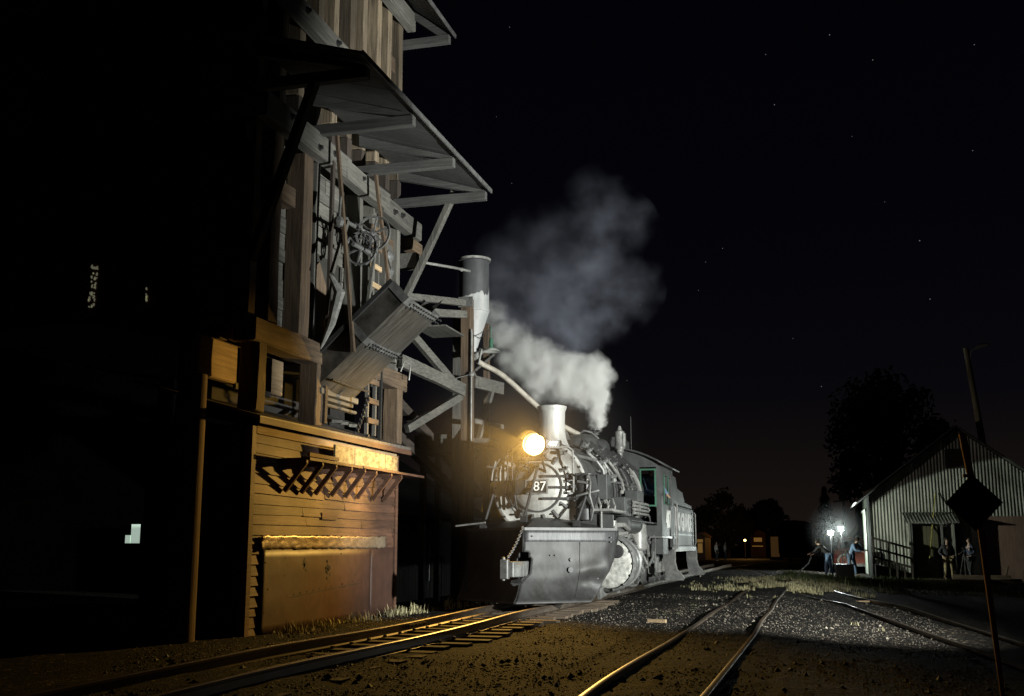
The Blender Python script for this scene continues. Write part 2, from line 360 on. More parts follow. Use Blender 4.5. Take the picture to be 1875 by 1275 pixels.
tr2 = thing('railway_track', (-1.43, 10, -.3), 'rusty track half buried in cinders in the right foreground, leading to the boxcar', 'railway track')
for X, s in ((-1.92, 0), (-.95, 1.4)):
    r = MB(); ys_ = list(range(4, 90, 2))
    rail(r, smooth_line([(X + .012 * math.sin(y * .4 + s) + .01 * math.sin(y * 1.1 + 2 * s) - max(0, y - 40) * .006, y, -.16 + .018 * math.sin(y * .7 + s) - max(0, min(1, (y - 40) / 40)) * .25) for y in ys_], 3)); r.build('rail', railm, tr2, smooth=True)
tr3 = thing('railway_track', (.6, 26, -.35), 'siding that branches off towards the lower right beside the diamond sign', 'railway track')
for pts in ([(-.9, 34.5, -.22), (-.41, 29.8, -.25), (.42, 26.9, -.27), (.63, 25.7, -.28), (1.13, 22.4, -.31), (1.62, 19.2, -.34), (2.2, 15.7, -.38), (2.7, 11, -.4)],
            [(.35, 34.5, -.3), (.85, 31, -.31), (1.4, 28.6, -.32), (1.87, 26.5, -.33), (2.3, 23, -.37), (2.8, 19, -.4), (3.4, 14, -.43), (4.0, 9, -.47)]):
    r = MB(); rail(r, smooth_line(pts, 5)); r.build('rail', railm, tr3, smooth=True)
tr4 = thing('railway_track', (-3, 62, -.4), 'curved yard lead sweeping from behind the tender across to the dry grass', 'railway track')
for pts in ([(-4.55, 44, -.1), (-5.3, 55, -.25), (-5.9, 66, -.38), (-5.6, 76, -.42), (-4.6, 84, -.42), (-3, 92, -.42)],
            [(-5.2, 70, -.36), (-4.2, 62, -.3), (-2.9, 54, -.24), (-1.9, 48, -.2), (-1.25, 44, -.16), (-.95, 41.5, -.15), (-.75, 39, -.2)],
            [(-1.9, 50, -.25), (-2.1, 46, -.2), (-2.05, 42, -.16), (-1.75, 38.5, -.17)]):
    r = MB(); rail(r, smooth_line(pts, 6), 1.3); r.build('rail', railm, tr4, smooth=True)
sl = MB(); sl.tube([(-.85, 41.2, -.16), (-.7, 42.5, .1), (-.45, 45, .3), (-.35, 47, .55)], [.03, .03, .03, .025], 6)
tag(sl.build('bent_pipe', pale, loc=(-.85, 41.2, -.2)), 'pale bent pipe sticking up out of the grass where the rails cross', 'pipe')
lb = MB(); lb.beam((.85, 29.2, -.36), (1.25, 29.6, -.36), .09, .05)
tag(lb.build('loose_board', wtan, loc=(1, 29.4, -.38)), 'short pale board lying on the cinders beside the siding', 'board')
lb = MB(); lb.beam((-2.75, 18.25, -.17), (-2.45, 18.2, -.17), .07, .05)
tag(lb.build('wood_scrap', wtan, loc=(-2.6, 18.2, -.2)), 'small pale wood scrap lying on cinders in front of the plow', 'wood scrap')
# ------------------------------------------------------------------ lettering
def text_mb(s, size, o, right, up, depth=.012, bold=.0):
    c = bpy.data.curves.new('t', 'FONT'); c.body = s; c.size = size; c.extrude = depth / 2; c.offset = bold; c.align_x = 'CENTER'; c.align_y = 'CENTER'; c.resolution_u = 3
    ob = bpy.data.objects.new('t', c); COL.objects.link(ob); bpy.context.view_layer.update()
    me = bpy.data.meshes.new_from_object(ob); mb = MB(); r = V(right).normalized(); u = V(up).normalized(); nn = r.cross(u); o = V(o)
    mb.add([o + r * v.co.x + u * v.co.y + nn * v.co.z for v in me.vertices], [tuple(p.vertices) for p in me.polygons])
    bpy.data.objects.remove(ob); bpy.data.curves.remove(c); bpy.data.meshes.remove(me); return mb

# ------------------------------------------------------------------ steam locomotive
A = -5.11
lo = thing('steam_locomotive', (A, 23, 0), 'black steam locomotive with silver front, number plate 487, plow blade and lit headlight', 'locomotive')
# plow: a wedge of sheet steel, curved in section, with the nose on the centreline
def blade(side, dents):
    mb = MB(); rows = []; NZ, NU = 26, 34
    prof = [(0.04, 0), (.12, .16), (.25, .30), (.45, .44), (.7, .54), (.95, .60), (1.2, .63), (1.31, .64)]
    for i in range(NZ + 1):
        z = .04 + 1.27 * i / NZ
        back = lerp_tab([(a, b_) for a, b_ in prof], z); row = []
        for k in range(NU + 1):
            u = k / NU
            if side > 0: u *= lerp_tab([(.04, .79), (.3, .86), (.55, .92), (.8, .96), (1.2, 1)], z)
            x = A + side * 1.46 * u
            y = 18.62 + back + u * 1.22 - .0 * u
            zz = z
            if side > 0:
                for (du, dz, rr, dp) in dents: y += dp * math.exp(-(((u - du) / rr) ** 2 + ((z - dz) / (rr * 1.1)) ** 2))
                if u > .9: y += (u - .9) * 2.2
            y += .012 * mnoise.noise(V((u * 5, z * 4, side)))
            row.append((x, y, zz))
        rows.append(row)
    mb.grid(rows)
    # cut-away round the coupler at the nose
    keep = []
    for f in mb.f:
        c = sum((mb.v[i] for i in f), V((0, 0, 0))) / len(f)
        if abs(c.x - A) < .13 and .44 < c.z < .92 and (abs(c.x - A) / .13) ** 2 + ((c.z - .68) / .25) ** 2 < 1: continue
        keep.append(f)
    mb.f = keep
    return mb
dents = [(.60, .55, .13, .10), (.74, .42, .10, -.09), (.82, .62, .14, .11), (.90, .36, .09, -.08), (.68, .30, .08, .05), (.93, .85, .1, .08)]
pb = blade(1, dents).build('plow_blade', blade_m, lo, smooth=True, thick=.018); pb['label'] = 'dented grey plow blade, right half lit'
blade(-1, []).build('plow_blade', blade_m, lo, smooth=True, thick=.018)
eb = MB(); eb.beam((A, 19.262, 1.33), (A + 1.46, 20.5, 1.33), .05, .05); eb.beam((A, 19.262, 1.33), (A - 1.46, 20.5, 1.33), .05, .05)
eb.build('top_edge', black, pb)
rb = MB(); rows = []
for i in range(5):
    z = 1.10 + .2 * i / 4; back = lerp_tab([(.95, .60), (1.2, .63), (1.31, .64)], z); rows.append([(A + 1.44 * k / 20 + .02, 18.62 + back + (k / 20 * .985 + .014) * 1.22 - .016 + (max(0, k / 20 - .9) * 2.2), z) for k in range(21)])
rb.grid(rows); rb.build('scuffed_rim', M('scuffed_steel', (.10, .103, .106), (.028, .029, .031), rough=.5, scale=(38, 38, 2.2), bump=.2, dirt=.4), pb, smooth=True, thick=.004)
rv = MB()
for (u, z) in ((.50, .78), (.50, .60), (.28, .86), (.33, .86), (.08, 1.2), (.80, .34), (.80, .44), (.93, 1.18), (.93, 1.1)):
    x = A + 1.46 * u; back = lerp_tab([(0.04, 0), (.12, .16), (.25, .30), (.45, .44), (.7, .54), (.95, .60), (1.2, .63)], z); y = 18.62 + back + u * 1.22
    rr = .05 if (u == .5 and z == .6) else (.032 if u == .5 else .014)
    rv.cyl((x, y + .02, z), (x + .03, y - .035, z), rr, n=10)
rv.build('blade_bolts', dark, pb)
sm = MB(); pts = []
for i in range(13):
    z = .10 + 1.0 * i / 12; back = lerp_tab([(0.04, 0), (.12, .16), (.25, .30), (.45, .44), (.7, .54), (.95, .60), (1.2, .63)], z); u = .60; dy = sum(dp * math.exp(-(((u - du) / rr) ** 2 + ((z - dz) / (rr * 1.1)) ** 2)) for (du, dz, rr, dp) in dents); pts.append((A + 1.46 * u, 18.62 + back + u * 1.22 + dy - .012, z))
sm.tube(pts, .008, 5); sm.build('weld_seam', dark, pb)
# sloping hood over the plow and the deck behind it
hd = MB(); hd.grid([[(A - 1.46, 20.5, 1.30), (A - .75, 19.88, 1.30), (A, 19.26, 1.30), (A + .75, 19.88, 1.30), (A + 1.46, 20.5, 1.30)],
                    [(A - 1.4, 20.62, 1.36), (A - .7, 20.25, 1.44), (A, 19.95, 1.5), (A + .7, 20.25, 1.44), (A + 1.4, 20.62, 1.36)],
                    [(A - 1.35, 20.95, 1.42), (A - .7, 20.95, 1.6), (A, 20.95, 1.62), (A + .7, 20.95, 1.56), (A + 1.35, 20.95, 1.4)]])
hd.build('plow_hood', dark, lo, thick=.02)
dk = MB(); dk.box(A - 1.25, A + 1.25, 20.6, 21.3, .95, 1.2); dk.box(A - .5, A + .5, 20.0, 22.4, .55, .95); dk.box(A - .45, A - .33, 20, 29, .62, .95); dk.box(A + .33, A + .45, 20, 29, .62, .95)
dk.build('frame', dark, lo)
# knuckle coupler
cp = MB(); cp.prism([(A - .13, 18.36, .50), (A + .05, 18.36, .50), (A + .13, 18.55, .50), (A + .08, 19.3, .50), (A - .08, 19.3, .50), (A - .15, 18.6, .50)], (0, 0, .26))
cp.box(A - .17, A - .03, 18.28, 18.42, .47, .80); cp.cyl((A - .12, 18.33, .44), (A - .12, 18.33, .84), .035, n=10)
cp.prism([(A + .06, 18.40, .5), (A + .16, 18.45, .5), (A + .17, 18.65, .5), (A + .08, 18.6, .5)], (0, 0, .22))
cpo = cp.build('coupler', steel, lo, bevel=.012)
cl = MB(); cl.prism([(A - .04, 18.5, .40), (A + .14, 18.55, .44), (A + .2, 18.8, .5), (A + .1, 18.8, .38), (A - .02, 18.62, .34)], (0, .05, .04)); cl.build('lift_lever', dark, cpo)
def chain(p0, p1, sag, n, r, wire):
    mb = MB()
    for i in range(n):
        t0, t1 = i / n, (i + 1) / n
        def P(t): p = V(p0).lerp(V(p1), t); p.z -= sag * 4 * t * (1 - t); return p
        a, b_ = P(t0), P(t1); d = (b_ - a); L_ = d.length * .72; m_ = (a + b_) / 2; d.normalize()
        s_ = d.orthogonal().normalized() if i % 2 else d.cross(d.orthogonal()).normalized()
        pts = [m_ + d * L_ * math.cos(q * PI / 4) + s_ * r * math.sin(q * PI / 4) for q in range(9)]
        mb.tube(pts, wire, 5, False)
    return mb
chain((A + .0, 19.2, 1.36), (A - .08, 18.45, .82), .05, 20, .018, .008).build('safety_chain', steel, lo)
# leading cylinder casings (white front cover with dark opening, grey jacket)
for s in (1, -1):
    cx = A + s * 1.17; cz = .70
    j = MB(); j.lathe([(.50, 0), (.545, .05), (.56, .12), (.55, .2), (.50, .22), (.49, .9), (.52, .92), (.52, 1.0), (.30, 1.02), (0, 1.02)], (cx, 21.1, cz), (0, 1, 0), 36)
    jo = j.build('cylinder', steel, lo, smooth=True)
    c = MB(); c.lathe([(0, -.03), (.24, -.03), (.40, -.02), (.46, .0), (.48, .03)], (cx, 21.1, cz), (0, 1, 0), 36); c.build('cylinder_cover', white_m, jo, smooth=True)
    c = MB(); c.lathe([(.0, -.045), (.11, -.045), (.13, -.02)], (cx + s * .2, 21.09, cz + .22), (0, 1, 0), 20); c.build('cover_recess', dark, jo)
    bt = MB()
    for k in range(14): a = 2 * PI * k / 14; bt.cyl((cx + .51 * math.cos(a), 21.13, cz + .51 * math.sin(a)), (cx + .51 * math.cos(a), 21.07, cz + .51 * math.sin(a)), .022, n=6)
    bt.build('cover_bolts', steel, jo)
    v = MB(); v.cyl((A + s * 1.08, 21.05, 1.26), (A + s * 1.08, 22.4, 1.26), .23, n=20); v.cyl((A + s * 1.08, 20.98, 1.26), (A + s * 1.08, 21.05, 1.26), .26, n=20); v.cyl((A + s * 1.08, 20.75, 1.26), (A + s * 1.08, 20.98, 1.26), .09, n=12)
    v.cyl((A + s * 1.0, 21.6, 1.3), (A + s * .72, 21.7, 1.8), .2, n=16); v.build('valve_chest', steel, lo, smooth=True)
# smokebox
BZ = 2.124
sb = MB(); sb.lathe([(.90, -.0), (.93, .02), (.94, .05), (.94, .10), (.93, .11), (.93, 2.2), (.955, 2.21), (.955, 2.28), (.96, 2.28)], (A, 20.45, BZ), (0, 1, 0), 56)
sbo = sb.build('smokebox', black, lo, smooth=True)
fr = MB(); fr.lathe([(.60, -.02), (.66, -.02), (.68, 0), (.84, 0), (.86, -.015), (.90, -.012), (.92, .0)], (A, 20.44, BZ), (0, 1, 0), 56); fr.build('smokebox_front', graph, sbo, smooth=True)
dr = MB(); dr.lathe([(0, -.20), (.15, -.195), (.3, -.175), (.42, -.135), (.44, -.12), (.50, -.11), (.56, -.075), (.60, -.04), (.61, 0)], (A, 20.44, BZ), (0, 1, 0), 48); dro = dr.build('smokebox_door', graph, sbo, smooth=True)
rm_ = MB(); rm_.lathe([(.44, -.10), (.445, -.145), (.475, -.145), (.48, -.10)], (A, 20.44, BZ), (0, 1, 0), 48); rm_.build('door_ring', black, dro, smooth=True)
for k in range(16):
    a = 2 * PI * (k + .5) / 16; cx, cz = math.cos(a), math.sin(a)
    d = MB(); d.beam((A + cx * .52, 20.33, BZ + cz * .52), (A + cx * .68, 20.40, BZ + cz * .68), .045, .035, (0, 1, 0)); d.cyl((A + cx * .60, 20.39, BZ + cz * .60), (A + cx * .60, 20.28, BZ + cz * .60), .02, n=6); d.build('door_clamp', steel, sbo)
bt = MB()
for k in range(28): a = 2 * PI * k / 28; bt.ball((A + .875 * math.cos(a), 20.42, BZ + .875 * math.sin(a)), .02, 6)
bt.build('rim_bolts', dark, sbo)
for dz in (.2, -.01, -.22):
    h = MB(); h.beam((A + .1 if dz < 0 or dz > .1 else A + .25, 20.215, BZ + dz), (A + .55, 20.30, BZ + dz), .05, .03, (0, 1, 0)); h.beam((A + .55, 20.30, BZ + dz), (A + .72, 20.36, BZ + dz), .06, .05, (0, 1, 0)); h.cyl((A + .7, 20.34, BZ + dz - .05), (A + .7, 20.34, BZ + dz + .05), .03, n=8); h.build('door_hinge', dark, sbo)
# number plate, standing off the door
npm = MB(); npm.box(A - .40, A + .24, 20.10, 20.14, BZ - .135, BZ + .135); npo = npm.build('number_plate', dark, lo, bevel=.008)
nf = MB(); x0, x1, z0, z1 = A - .02 - .17, A + .235, BZ - .13, BZ + .13
for bx in ((x0, x1, z0, z0 + .014), (x0, x1, z1 - .014, z1), (x0, x0 + .014, z0 + .014, z1 - .014), (x1 - .014, x1, z0 + .014, z1 - .014)): nf.box(bx[0], bx[1], 20.088, 20.0985, bx[2], bx[3])
nf.build('plate_border', pale, npo)
text_mb('487', .25, (A + .025, 20.092, BZ), (1, 0, 0), (0, 0, 1), .012, .0).build('plate_number', whitepaint, npo)
pst = MB(); pst.cyl((A - .3, 20.14, BZ), (A - .3, 20.36, BZ), .02, n=6); pst.cyl((A + .15, 20.14, BZ), (A + .15, 20.3, BZ), .02, n=6); pst.build('plate_post', dark, npo)
# headlight: drum with added beam-cutting hood, lens, bracket, number board
hz = 2.92
h = MB(); h.lathe([(0, .45), (.16, .44), (.215, .40), (.225, .1), (.235, .0), (.225, -.02), (.212, -.02), (.212, .2), (.0, .22)], (A, 20.02, hz), (0, 1, 0), 28)
ho = h.build('headlight', dark, lo, smooth=True)
vz = MB(); vz.lathe([(.234, -.42), (.234, .0), (.229, .0), (.229, -.42), (.234, -.42)], (A, 20.0, hz), (0, 1, 0), 16, PI * 1.13, PI * 1.82); vz.build('beam_cutoff_hood', M('matte_black', (.004, .004, .004), rough=1, bump=0, spec=0), ho)  # added hood, shaped to keep headlight off the canopy and chute

ln = MB(); ln.lathe([(0, .0), (.2, .0), (.21, .02)], (A, 20.19, hz), (0, 1, 0), 28); ln.build('headlight_lens', EM('lit_headlight_lens', (1, .83, .34), 9), ho)
bk = MB(); bk.box(A - .2, A + .2, 19.98, 20.5, 2.62, 2.67)
for s in (-.16, .16): bk.beam((A + s, 20.0, 2.62), (A + s, 20.42, 2.2 + .1), .03, .04); bk.beam((A + s, 20.2, 2.66), (A + s, 20.2, 2.74), .05, .1)
bk.build('headlight_bracket', dark, lo)
nb = MB(); nb.prism([(A + .24, 20.0, 2.84), (A + .46, 20.16, 2.84), (A + .46, 20.36, 2.84), (A + .24, 20.36, 2.84)], (0, 0, .16)); nbo = nb.build('number_board', dark, ho)
text_mb('487', .13, (A + .352, 20.074, 2.92), (.22, .16, 0), (0, 0, 1), .006, .003).build('board_number', whitepaint, nbo)
# stack
sk = MB(); sk.lathe([(.42, -.06), (.33, .06), (.285, .18), (.27, .30), (.262, .5), (.268, .72), (.285, .76), (.30, .80), (.30, .83), (.27, .84), (.25, .80), (.24, .3), (0, .2)], (A, 21.5, 2.98), (0, 0, 1), 32)
sk.build('smokestack', M('streaky_silver_stack', (.6, .6, .57), (.34, .34, .32), rough=.45, metal=.3, scale=(14, 14, 1.2), bump=.1), lo, smooth=True)
# boiler
bo = MB(); bo.lathe([(.97, 0), (.97, .9), (.99, 1.4), (1.03, 2.2), (1.03, 3.9), (0, 3.9)], (A, 22.74, BZ + .02), (0, 1, 0), 56); boo = bo.build('boiler', black, lo, smooth=True)
for y in (23.25, 23.95, 24.7, 25.5, 26.2):
    r_ = lerp_tab([(22.7, .97), (23.6, .97), (24.1, .99), (24.9, 1.03), (27, 1.03)], y)
    q = MB(); q.lathe([(r_ - .01, 0), (r_ + .012, .005), (r_ + .012, .085), (r_ - .01, .09)], (A, y, BZ + .02), (0, 1, 0), 56); q.build('boiler_band', steel, boo, smooth=True)
def dome(name, y, r, ztop, x=A):
    q = MB(); zb = BZ + .9; q.lathe([(r + .13, zb), (r + .06, zb + .07), (r + .02, zb + .14), (r, zb + .24), (r, ztop - .24), (r * .96, ztop - .14), (r * .82, ztop - .055), (r * .5, ztop - .01), (0, ztop)], (x, y, 0), (0, 0, 1), 32); return q.build(name, black, lo, smooth=True)
dome('sand_dome', 24.25, .44, 3.50); dome('steam_dome', 25.75, .40, 3.55)
wv = MB(); wv.cyl((A + .05, 25.25, 3.4), (A + .05, 25.25, 3.72), .06, n=10); wv.cyl((A + .1, 25.5, 3.5), (A + .1, 25.5, 3.76), .05, n=10); wv.tube([(A - .2, 24.9, 3.55), (A - .05, 24.9, 3.66), (A + .12, 25.0, 3.62), (A + .26, 25.1, 3.48)], .03, 6); wv.beam((A - .2, 25.2, 3.62), (A + .3, 25.0, 3.66), .04, .04); wv.ball((A + .18, 25.0, 3.64), .05, 8); wv.build('safety_valves', dark, lo, smooth=True)
bell = MB(); bell.lathe([(.16, 0), (.13, .06), (.1, .16), (.05, .21), (0, .22)], (A, 22.55, 3.22), (0, 0, 1), 18); bell.build('bell', steel, lo, smooth=True)
wh = MB(); X = A + .55
wh.cyl((X, 26.3, 2.9), (X, 26.3, 3.25), .06, n=12); wh.ball((X, 26.3, 3.1), .09, 10); wh.ball((X, 26.3, 3.3), .10, 10); wh.lathe([(.0, 0), (.13, 0), (.14, .06), (.12, .1), (.12, .42), (.06, .46), (.03, .56), (0, .56)], (X, 26.3, 3.33), (0, 0, 1), 18); wh.cyl((X + .1, 26.25, 3.4), (X + .1, 26.25, 3.7), .06, n=10)
wh.build('whistle', pale, lo, smooth=True)
an = MB(); an.cyl((A + .78, 26.6, 3.3), (A + .78, 26.6, 4.15), .008, n=5); an.build('radio_aerial', dark, lo)
# piping over the boiler, handrails and running gear on the viewer's side
bx = MB()
def hoop(y, r, a0, a1, k=10): return [(A + r * math.sin(math.radians(a0 + (a1 - a0) * i / k)), y, BZ + r * math.cos(math.radians(a0 + (a1 - a0) * i / k))) for i in range(k + 1)]
for (y, r, a0, a1, w_) in ((22.2, .985, 15, 95, .022), (22.95, 1.0, 20, 100, .03), (23.05, 1.03, 10, 96, .018), (23.6, 1.01, 15, 100, .024), (24.4, 1.04, 10, 110, .026), (25.2, 1.07, 5, 100, .02), (25.9, 1.09, 20, 105, .055)):
    q = MB(); q.tube(hoop(y, r, a0, a1), w_, 6); q.build('boiler_pipe', dark if w_ < .05 else pale, boo, smooth=True)
for (r, a, y0, y1, w_) in ((1.10, 42, 21.0, 26.4, .022), (1.02, 70, 21.5, 26.4, .02), (1.05, 78, 22.5, 26.4, .026), (1.0, 30, 22, 26.4, .016)):
    q = MB(); q.tube([(A + r * math.sin(math.radians(a)), y, BZ + r * math.cos(math.radians(a)) + .015 * math.sin(y * 3)) for y in [y0 + (y1 - y0) * i / 14 for i in range(15)]], w_, 6); q.build('side_pipe', steel, boo, smooth=True)
for y in (22.0, 22.9, 23.8, 24.7, 25.5, 26.2):
    q = MB()
    for a in (28, 52):
        p = V((A + .98 * math.sin(math.radians(a)), y, BZ + .98 * math.cos(math.radians(a)))); e2 = V((A + 1.2 * math.sin(math.radians(a)), y - .12, BZ + 1.2 * math.cos(math.radians(a)))); q.beam(p, e2, .035, .035)
    a = V((A + 1.2 * math.sin(math.radians(26)), y - .12, BZ + 1.2 * math.cos(math.radians(26)))); b_ = V((A + 1.2 * math.sin(math.radians(58)), y - .12, BZ + 1.2 * math.cos(math.radians(58)))); q.beam(a, b_, .05, .05); q.build('grab_step', dark, boo)
q = MB(); q.tube([(A + .12, 20.2, 2.74), (A + .3, 20.15, 2.86), (A + .62, 20.2, 2.87), (A + .7, 20.22, 2.8), (A + .71, 20.24, 2.3), (A + .7, 20.24, 2.02)], .02, 8); q.build('front_handrail', pale, lo, smooth=True)
q = MB(); q.tube([(A + .42, 20.3, 2.78), (A + .8, 21, 2.72), (A + .9, 21.5, 2.7), (A + 1.02, 21.6, 2.52), (A + 1.05, 21.6, 2.3)], .032, 8); q.ball((A + 1.05, 21.6, 2.27), .055, 8); q.build('sand_pipe', steel, lo, smooth=True)
# stays from smokebox to deck
for (a, b_) in (((A + .02, 20.25, 2.55), (A - .13, 19.75, 1.52)), ((A + 1.02, 20.35, 2.2), (A + .8, 20.05, 1.44)), ((A - .9, 20.35, 2.0), (A - 1.05, 20.2, 1.38))):
    q = MB(); q.cyl(a, b_, .028, n=8); q.box(b_[0] - .06, b_[0] + .06, b_[1] - .05, b_[1] + .05, b_[2] - .06, b_[2] + .05); q.build('smokebox_stay', dark, lo)
q = MB(); q.tube([(A - .6, 20.3, 2.9), (A - .6, 20.3, 2.0), (A - .48, 20.25, 1.75)], .018, 6); q.tube([(A - .52, 20.3, 2.85), (A - .5, 20.3, 2.2), (A - .4, 20.25, 1.72)], .018, 6); q.build('air_hose', dark, lo, smooth=True)
q = MB(); q.tube([(A - .78, 20.1, 2.62), (A - .84, 20.1, 2.4), (A - .86, 20.1, 2.25)], .018, 6); q.tube([(A - .95, 20.1, 2.52), (A - .74, 20.1, 2.48)], .02, 6); q.tube([(A - .7, 20.1, 2.66), (A - .8, 20.1, 2.5)], .014, 6); q.build('marker_bracket', steel, lo)
q = MB(); q.tube([(A - 1.6, 20.2, 1.40), (A - .98, 20.1, 1.46)], .018, 6); q.build('uncoupling_rod', pale, lo)
# air pump cluster on the front right
q = MB(); px = A + .88
q.box(px - .14, px + .16, 20.3, 20.62, 1.72, 1.98); q.cyl((px, 20.42, 1.98), (px, 20.42, 2.34), .15, n=16); q.cyl((px + .02, 20.42, 2.34), (px + .02, 20.42, 2.38), .18, n=16)
q.cyl((px, 20.42, 1.5), (px, 20.42, 1.72), .16, n=16)
for k in range(6): q.cyl((px - .15 + .06 * k, 20.28, 1.74 + .04 * (k % 2)), (px - .15 + .06 * k, 20.34, 1.74 + .04 * (k % 2)), .018, n=6)
q.build('air_pump', dark, lo, smooth=True, bevel=.01)
q = MB(); q.tube([(px + .1, 20.26, 2.36), (px + .16, 20.2, 2.2), (px + .14, 20.2, 1.95), (px + .2, 20.25, 1.7), (px + .14, 20.3, 1.5)], .02, 6); q.tube([(px - .1, 20.26, 2.22), (px + .12, 20.22, 2.18)], .025, 6); q.tube([(px - .12, 20.24, 1.95), (px + .1, 20.2, 2.0), (px + .3, 20.3, 2.05)], .022, 6)
for z in (2.02, 2.2, 2.3): q.ball((px + .1, 20.24, z), .04, 8)
q.build('pump_pipes', steel, lo, smooth=True)
q = MB(); q.tube([(px - .2, 20.3, 2.3), (px - .1, 20.18, 2.34), (px + .0, 20.2, 2.38)], .02, 6)
for z in (1.9, 2.08, 2.28): q.beam((px - .3, 20.32, z), (px - .12, 20.26, z), .03, .05)
q.build('pump_bracket', dark, lo)
# boxes along the running board
def bxp(name, x0, x1, y0, y1, z0, z1, m, bev=.012): q = MB(); q.box(x0, x1, y0, y1, z0, z1); return q.build(name, m, lo, bevel=bev)
bxp('feedwater_box', A + .92, A + 1.12, 21.45, 21.9, 1.93, 2.42, black)
bxp('tool_box', A + .74, A + 1.38, 22.0, 22.75, 1.62, 2.0, black)
bxp('relay_box', A + 1.12, A + 1.40, 23.5, 24.35, 1.96, 2.2, black)
q = MB(); q.prism([(A + .72, 20.45, 1.36), (A + 1.42, 20.45, 1.36), (A + 1.42, 20.45, 1.60), (A + .72, 20.45, 1.64)], (0, .04, 0)); q.box(A + .7, A + 1.43, 20.42, 21.9, 1.64, 1.67); q.build('running_board', black, lo, bevel=.008)
q = MB(); q.tube([(A + .74, 20.4, 1.69), (A + 1.4, 20.4, 1.69), (A + 1.44, 20.6, 1.68), (A + 1.44, 21.6, 1.68)], .025, 6); q.tube([(A + 1.2, 20.4, 1.66), (A + 1.2, 20.4, 1.3)], .018, 6); q.build('board_edge_rail', pale, lo, smooth=True)
bxp('running_board', A + .95, A + 1.40, 22.8, 26.4, 1.52, 1.56, black)
q = MB(); q.lathe([(0, 0), (.15, .01), (.19, .05), (.19, 2.0), (.15, 2.04), (0, 2.05)], (A + 1.2, 22.55, 1.46), (0, 1, 0), 22)
q.build('air_tank', black, lo, smooth=True)
q = MB()
for i in range(4):
    z = 1.70 + .075 * i
    for (yy0, yy1) in ((22.85, 24.9),):
        q.tube([(A + 1.37, yy0, z), (A + 1.42, yy0 + .05, z), (A + 1.42, yy1 - .05, z), (A + 1.37, yy1, z)], .03, 8)
    if i < 3:
        for yy in ((22.85, 24.9)[i % 2],): q.tube([(A + 1.40, yy, z), (A + 1.43, yy + (.06 if yy > 24 else -.06), z + .037), (A + 1.40, yy, z + .075)], .03, 8)
q.build('cooling_coil', pale, lo, smooth=True)
for y in (22.92, 23.6, 24.3, 24.85): q = MB(); q.beam((A + 1.36, y, 1.64), (A + 1.36, y, 1.98), .03, .02); q.build('coil_bracket', dark, lo)
q = MB()
for (x, y) in ((1.0, 21.3), (1.06, 21.55), (1.13, 21.4), (.95, 21.65), (1.2, 21.75)): q.tube([(A + x, y, 1.66), (A + x + .02, y, 1.8), (A + x - .05, y + .1, 1.95)], .022, 6)
q.ball((A + 1.1, 21.5, 1.8), .06, 8); q.build('drain_pipes', pale, lo, smooth=True)
q = MB(); q.cyl((A + 1.33, 20.9, 1.22), (A + 1.33, 20.9, 1.5), .06, n=10); q.cyl((A + 1.33, 20.9, 1.05), (A + 1.33, 20.9, 1.22), .035, n=8); q.ball((A + 1.33, 20.9, 1.36), .08, 8); q.tube([(A + 1.3, 21.2, 1.42), (A + 1.36, 21.9, 1.44), (A + 1.34, 22.6, 1.36)], .05, 8); q.tube([(A + 1.3, 21.3, 1.25), (A + 1.34, 22.4, 1.28)], .035, 8); q.build('lubricator', pale, lo, smooth=True)
# driving wheels, rods, valve gear
def wheel(cx, cy, r, side, name='driving_wheel', spokes=12):
    q = MB(); q.lathe([(r - .10, 0), (r + .03, .0), (r + .03, .03), (r, .04), (r - .01, .14), (r - .09, .14), (r - .10, 0)], (cx - side * .07, cy, r - .0), (side, 0, 0), 36)
    for k in range(spokes): a = 2 * PI * k / spokes; q.beam((cx, cy + .12 * math.cos(a), r + .12 * math.sin(a)), (cx, cy + (r - .08) * math.cos(a), r + (r - .08) * math.sin(a)), .05, .06, (1, 0, 0))
    q.cyl((cx - side * .07, cy, r), (cx + side * .12, cy, r), .13, n=16); q.prism([(cx + side * .03, cy + (r - .1) * math.cos(a), r + (r - .1) * math.sin(a)) for a in [math.radians(200 + 14 * i) for i in range(11)]], (side * .05, 0, 0)); q.build(name, steel, lo, smooth=True)
for s in (1, -1):
    for cy in (23.6, 24.85, 26.1, 27.35): wheel(A + s * .54, cy, .56, s)
    wheel(A + s * .5, 20.75, .36, s, 'pilot_wheel', 10)
    wheel(A + s * .5, 28.5, .36, s, 'trailing_wheel', 10)
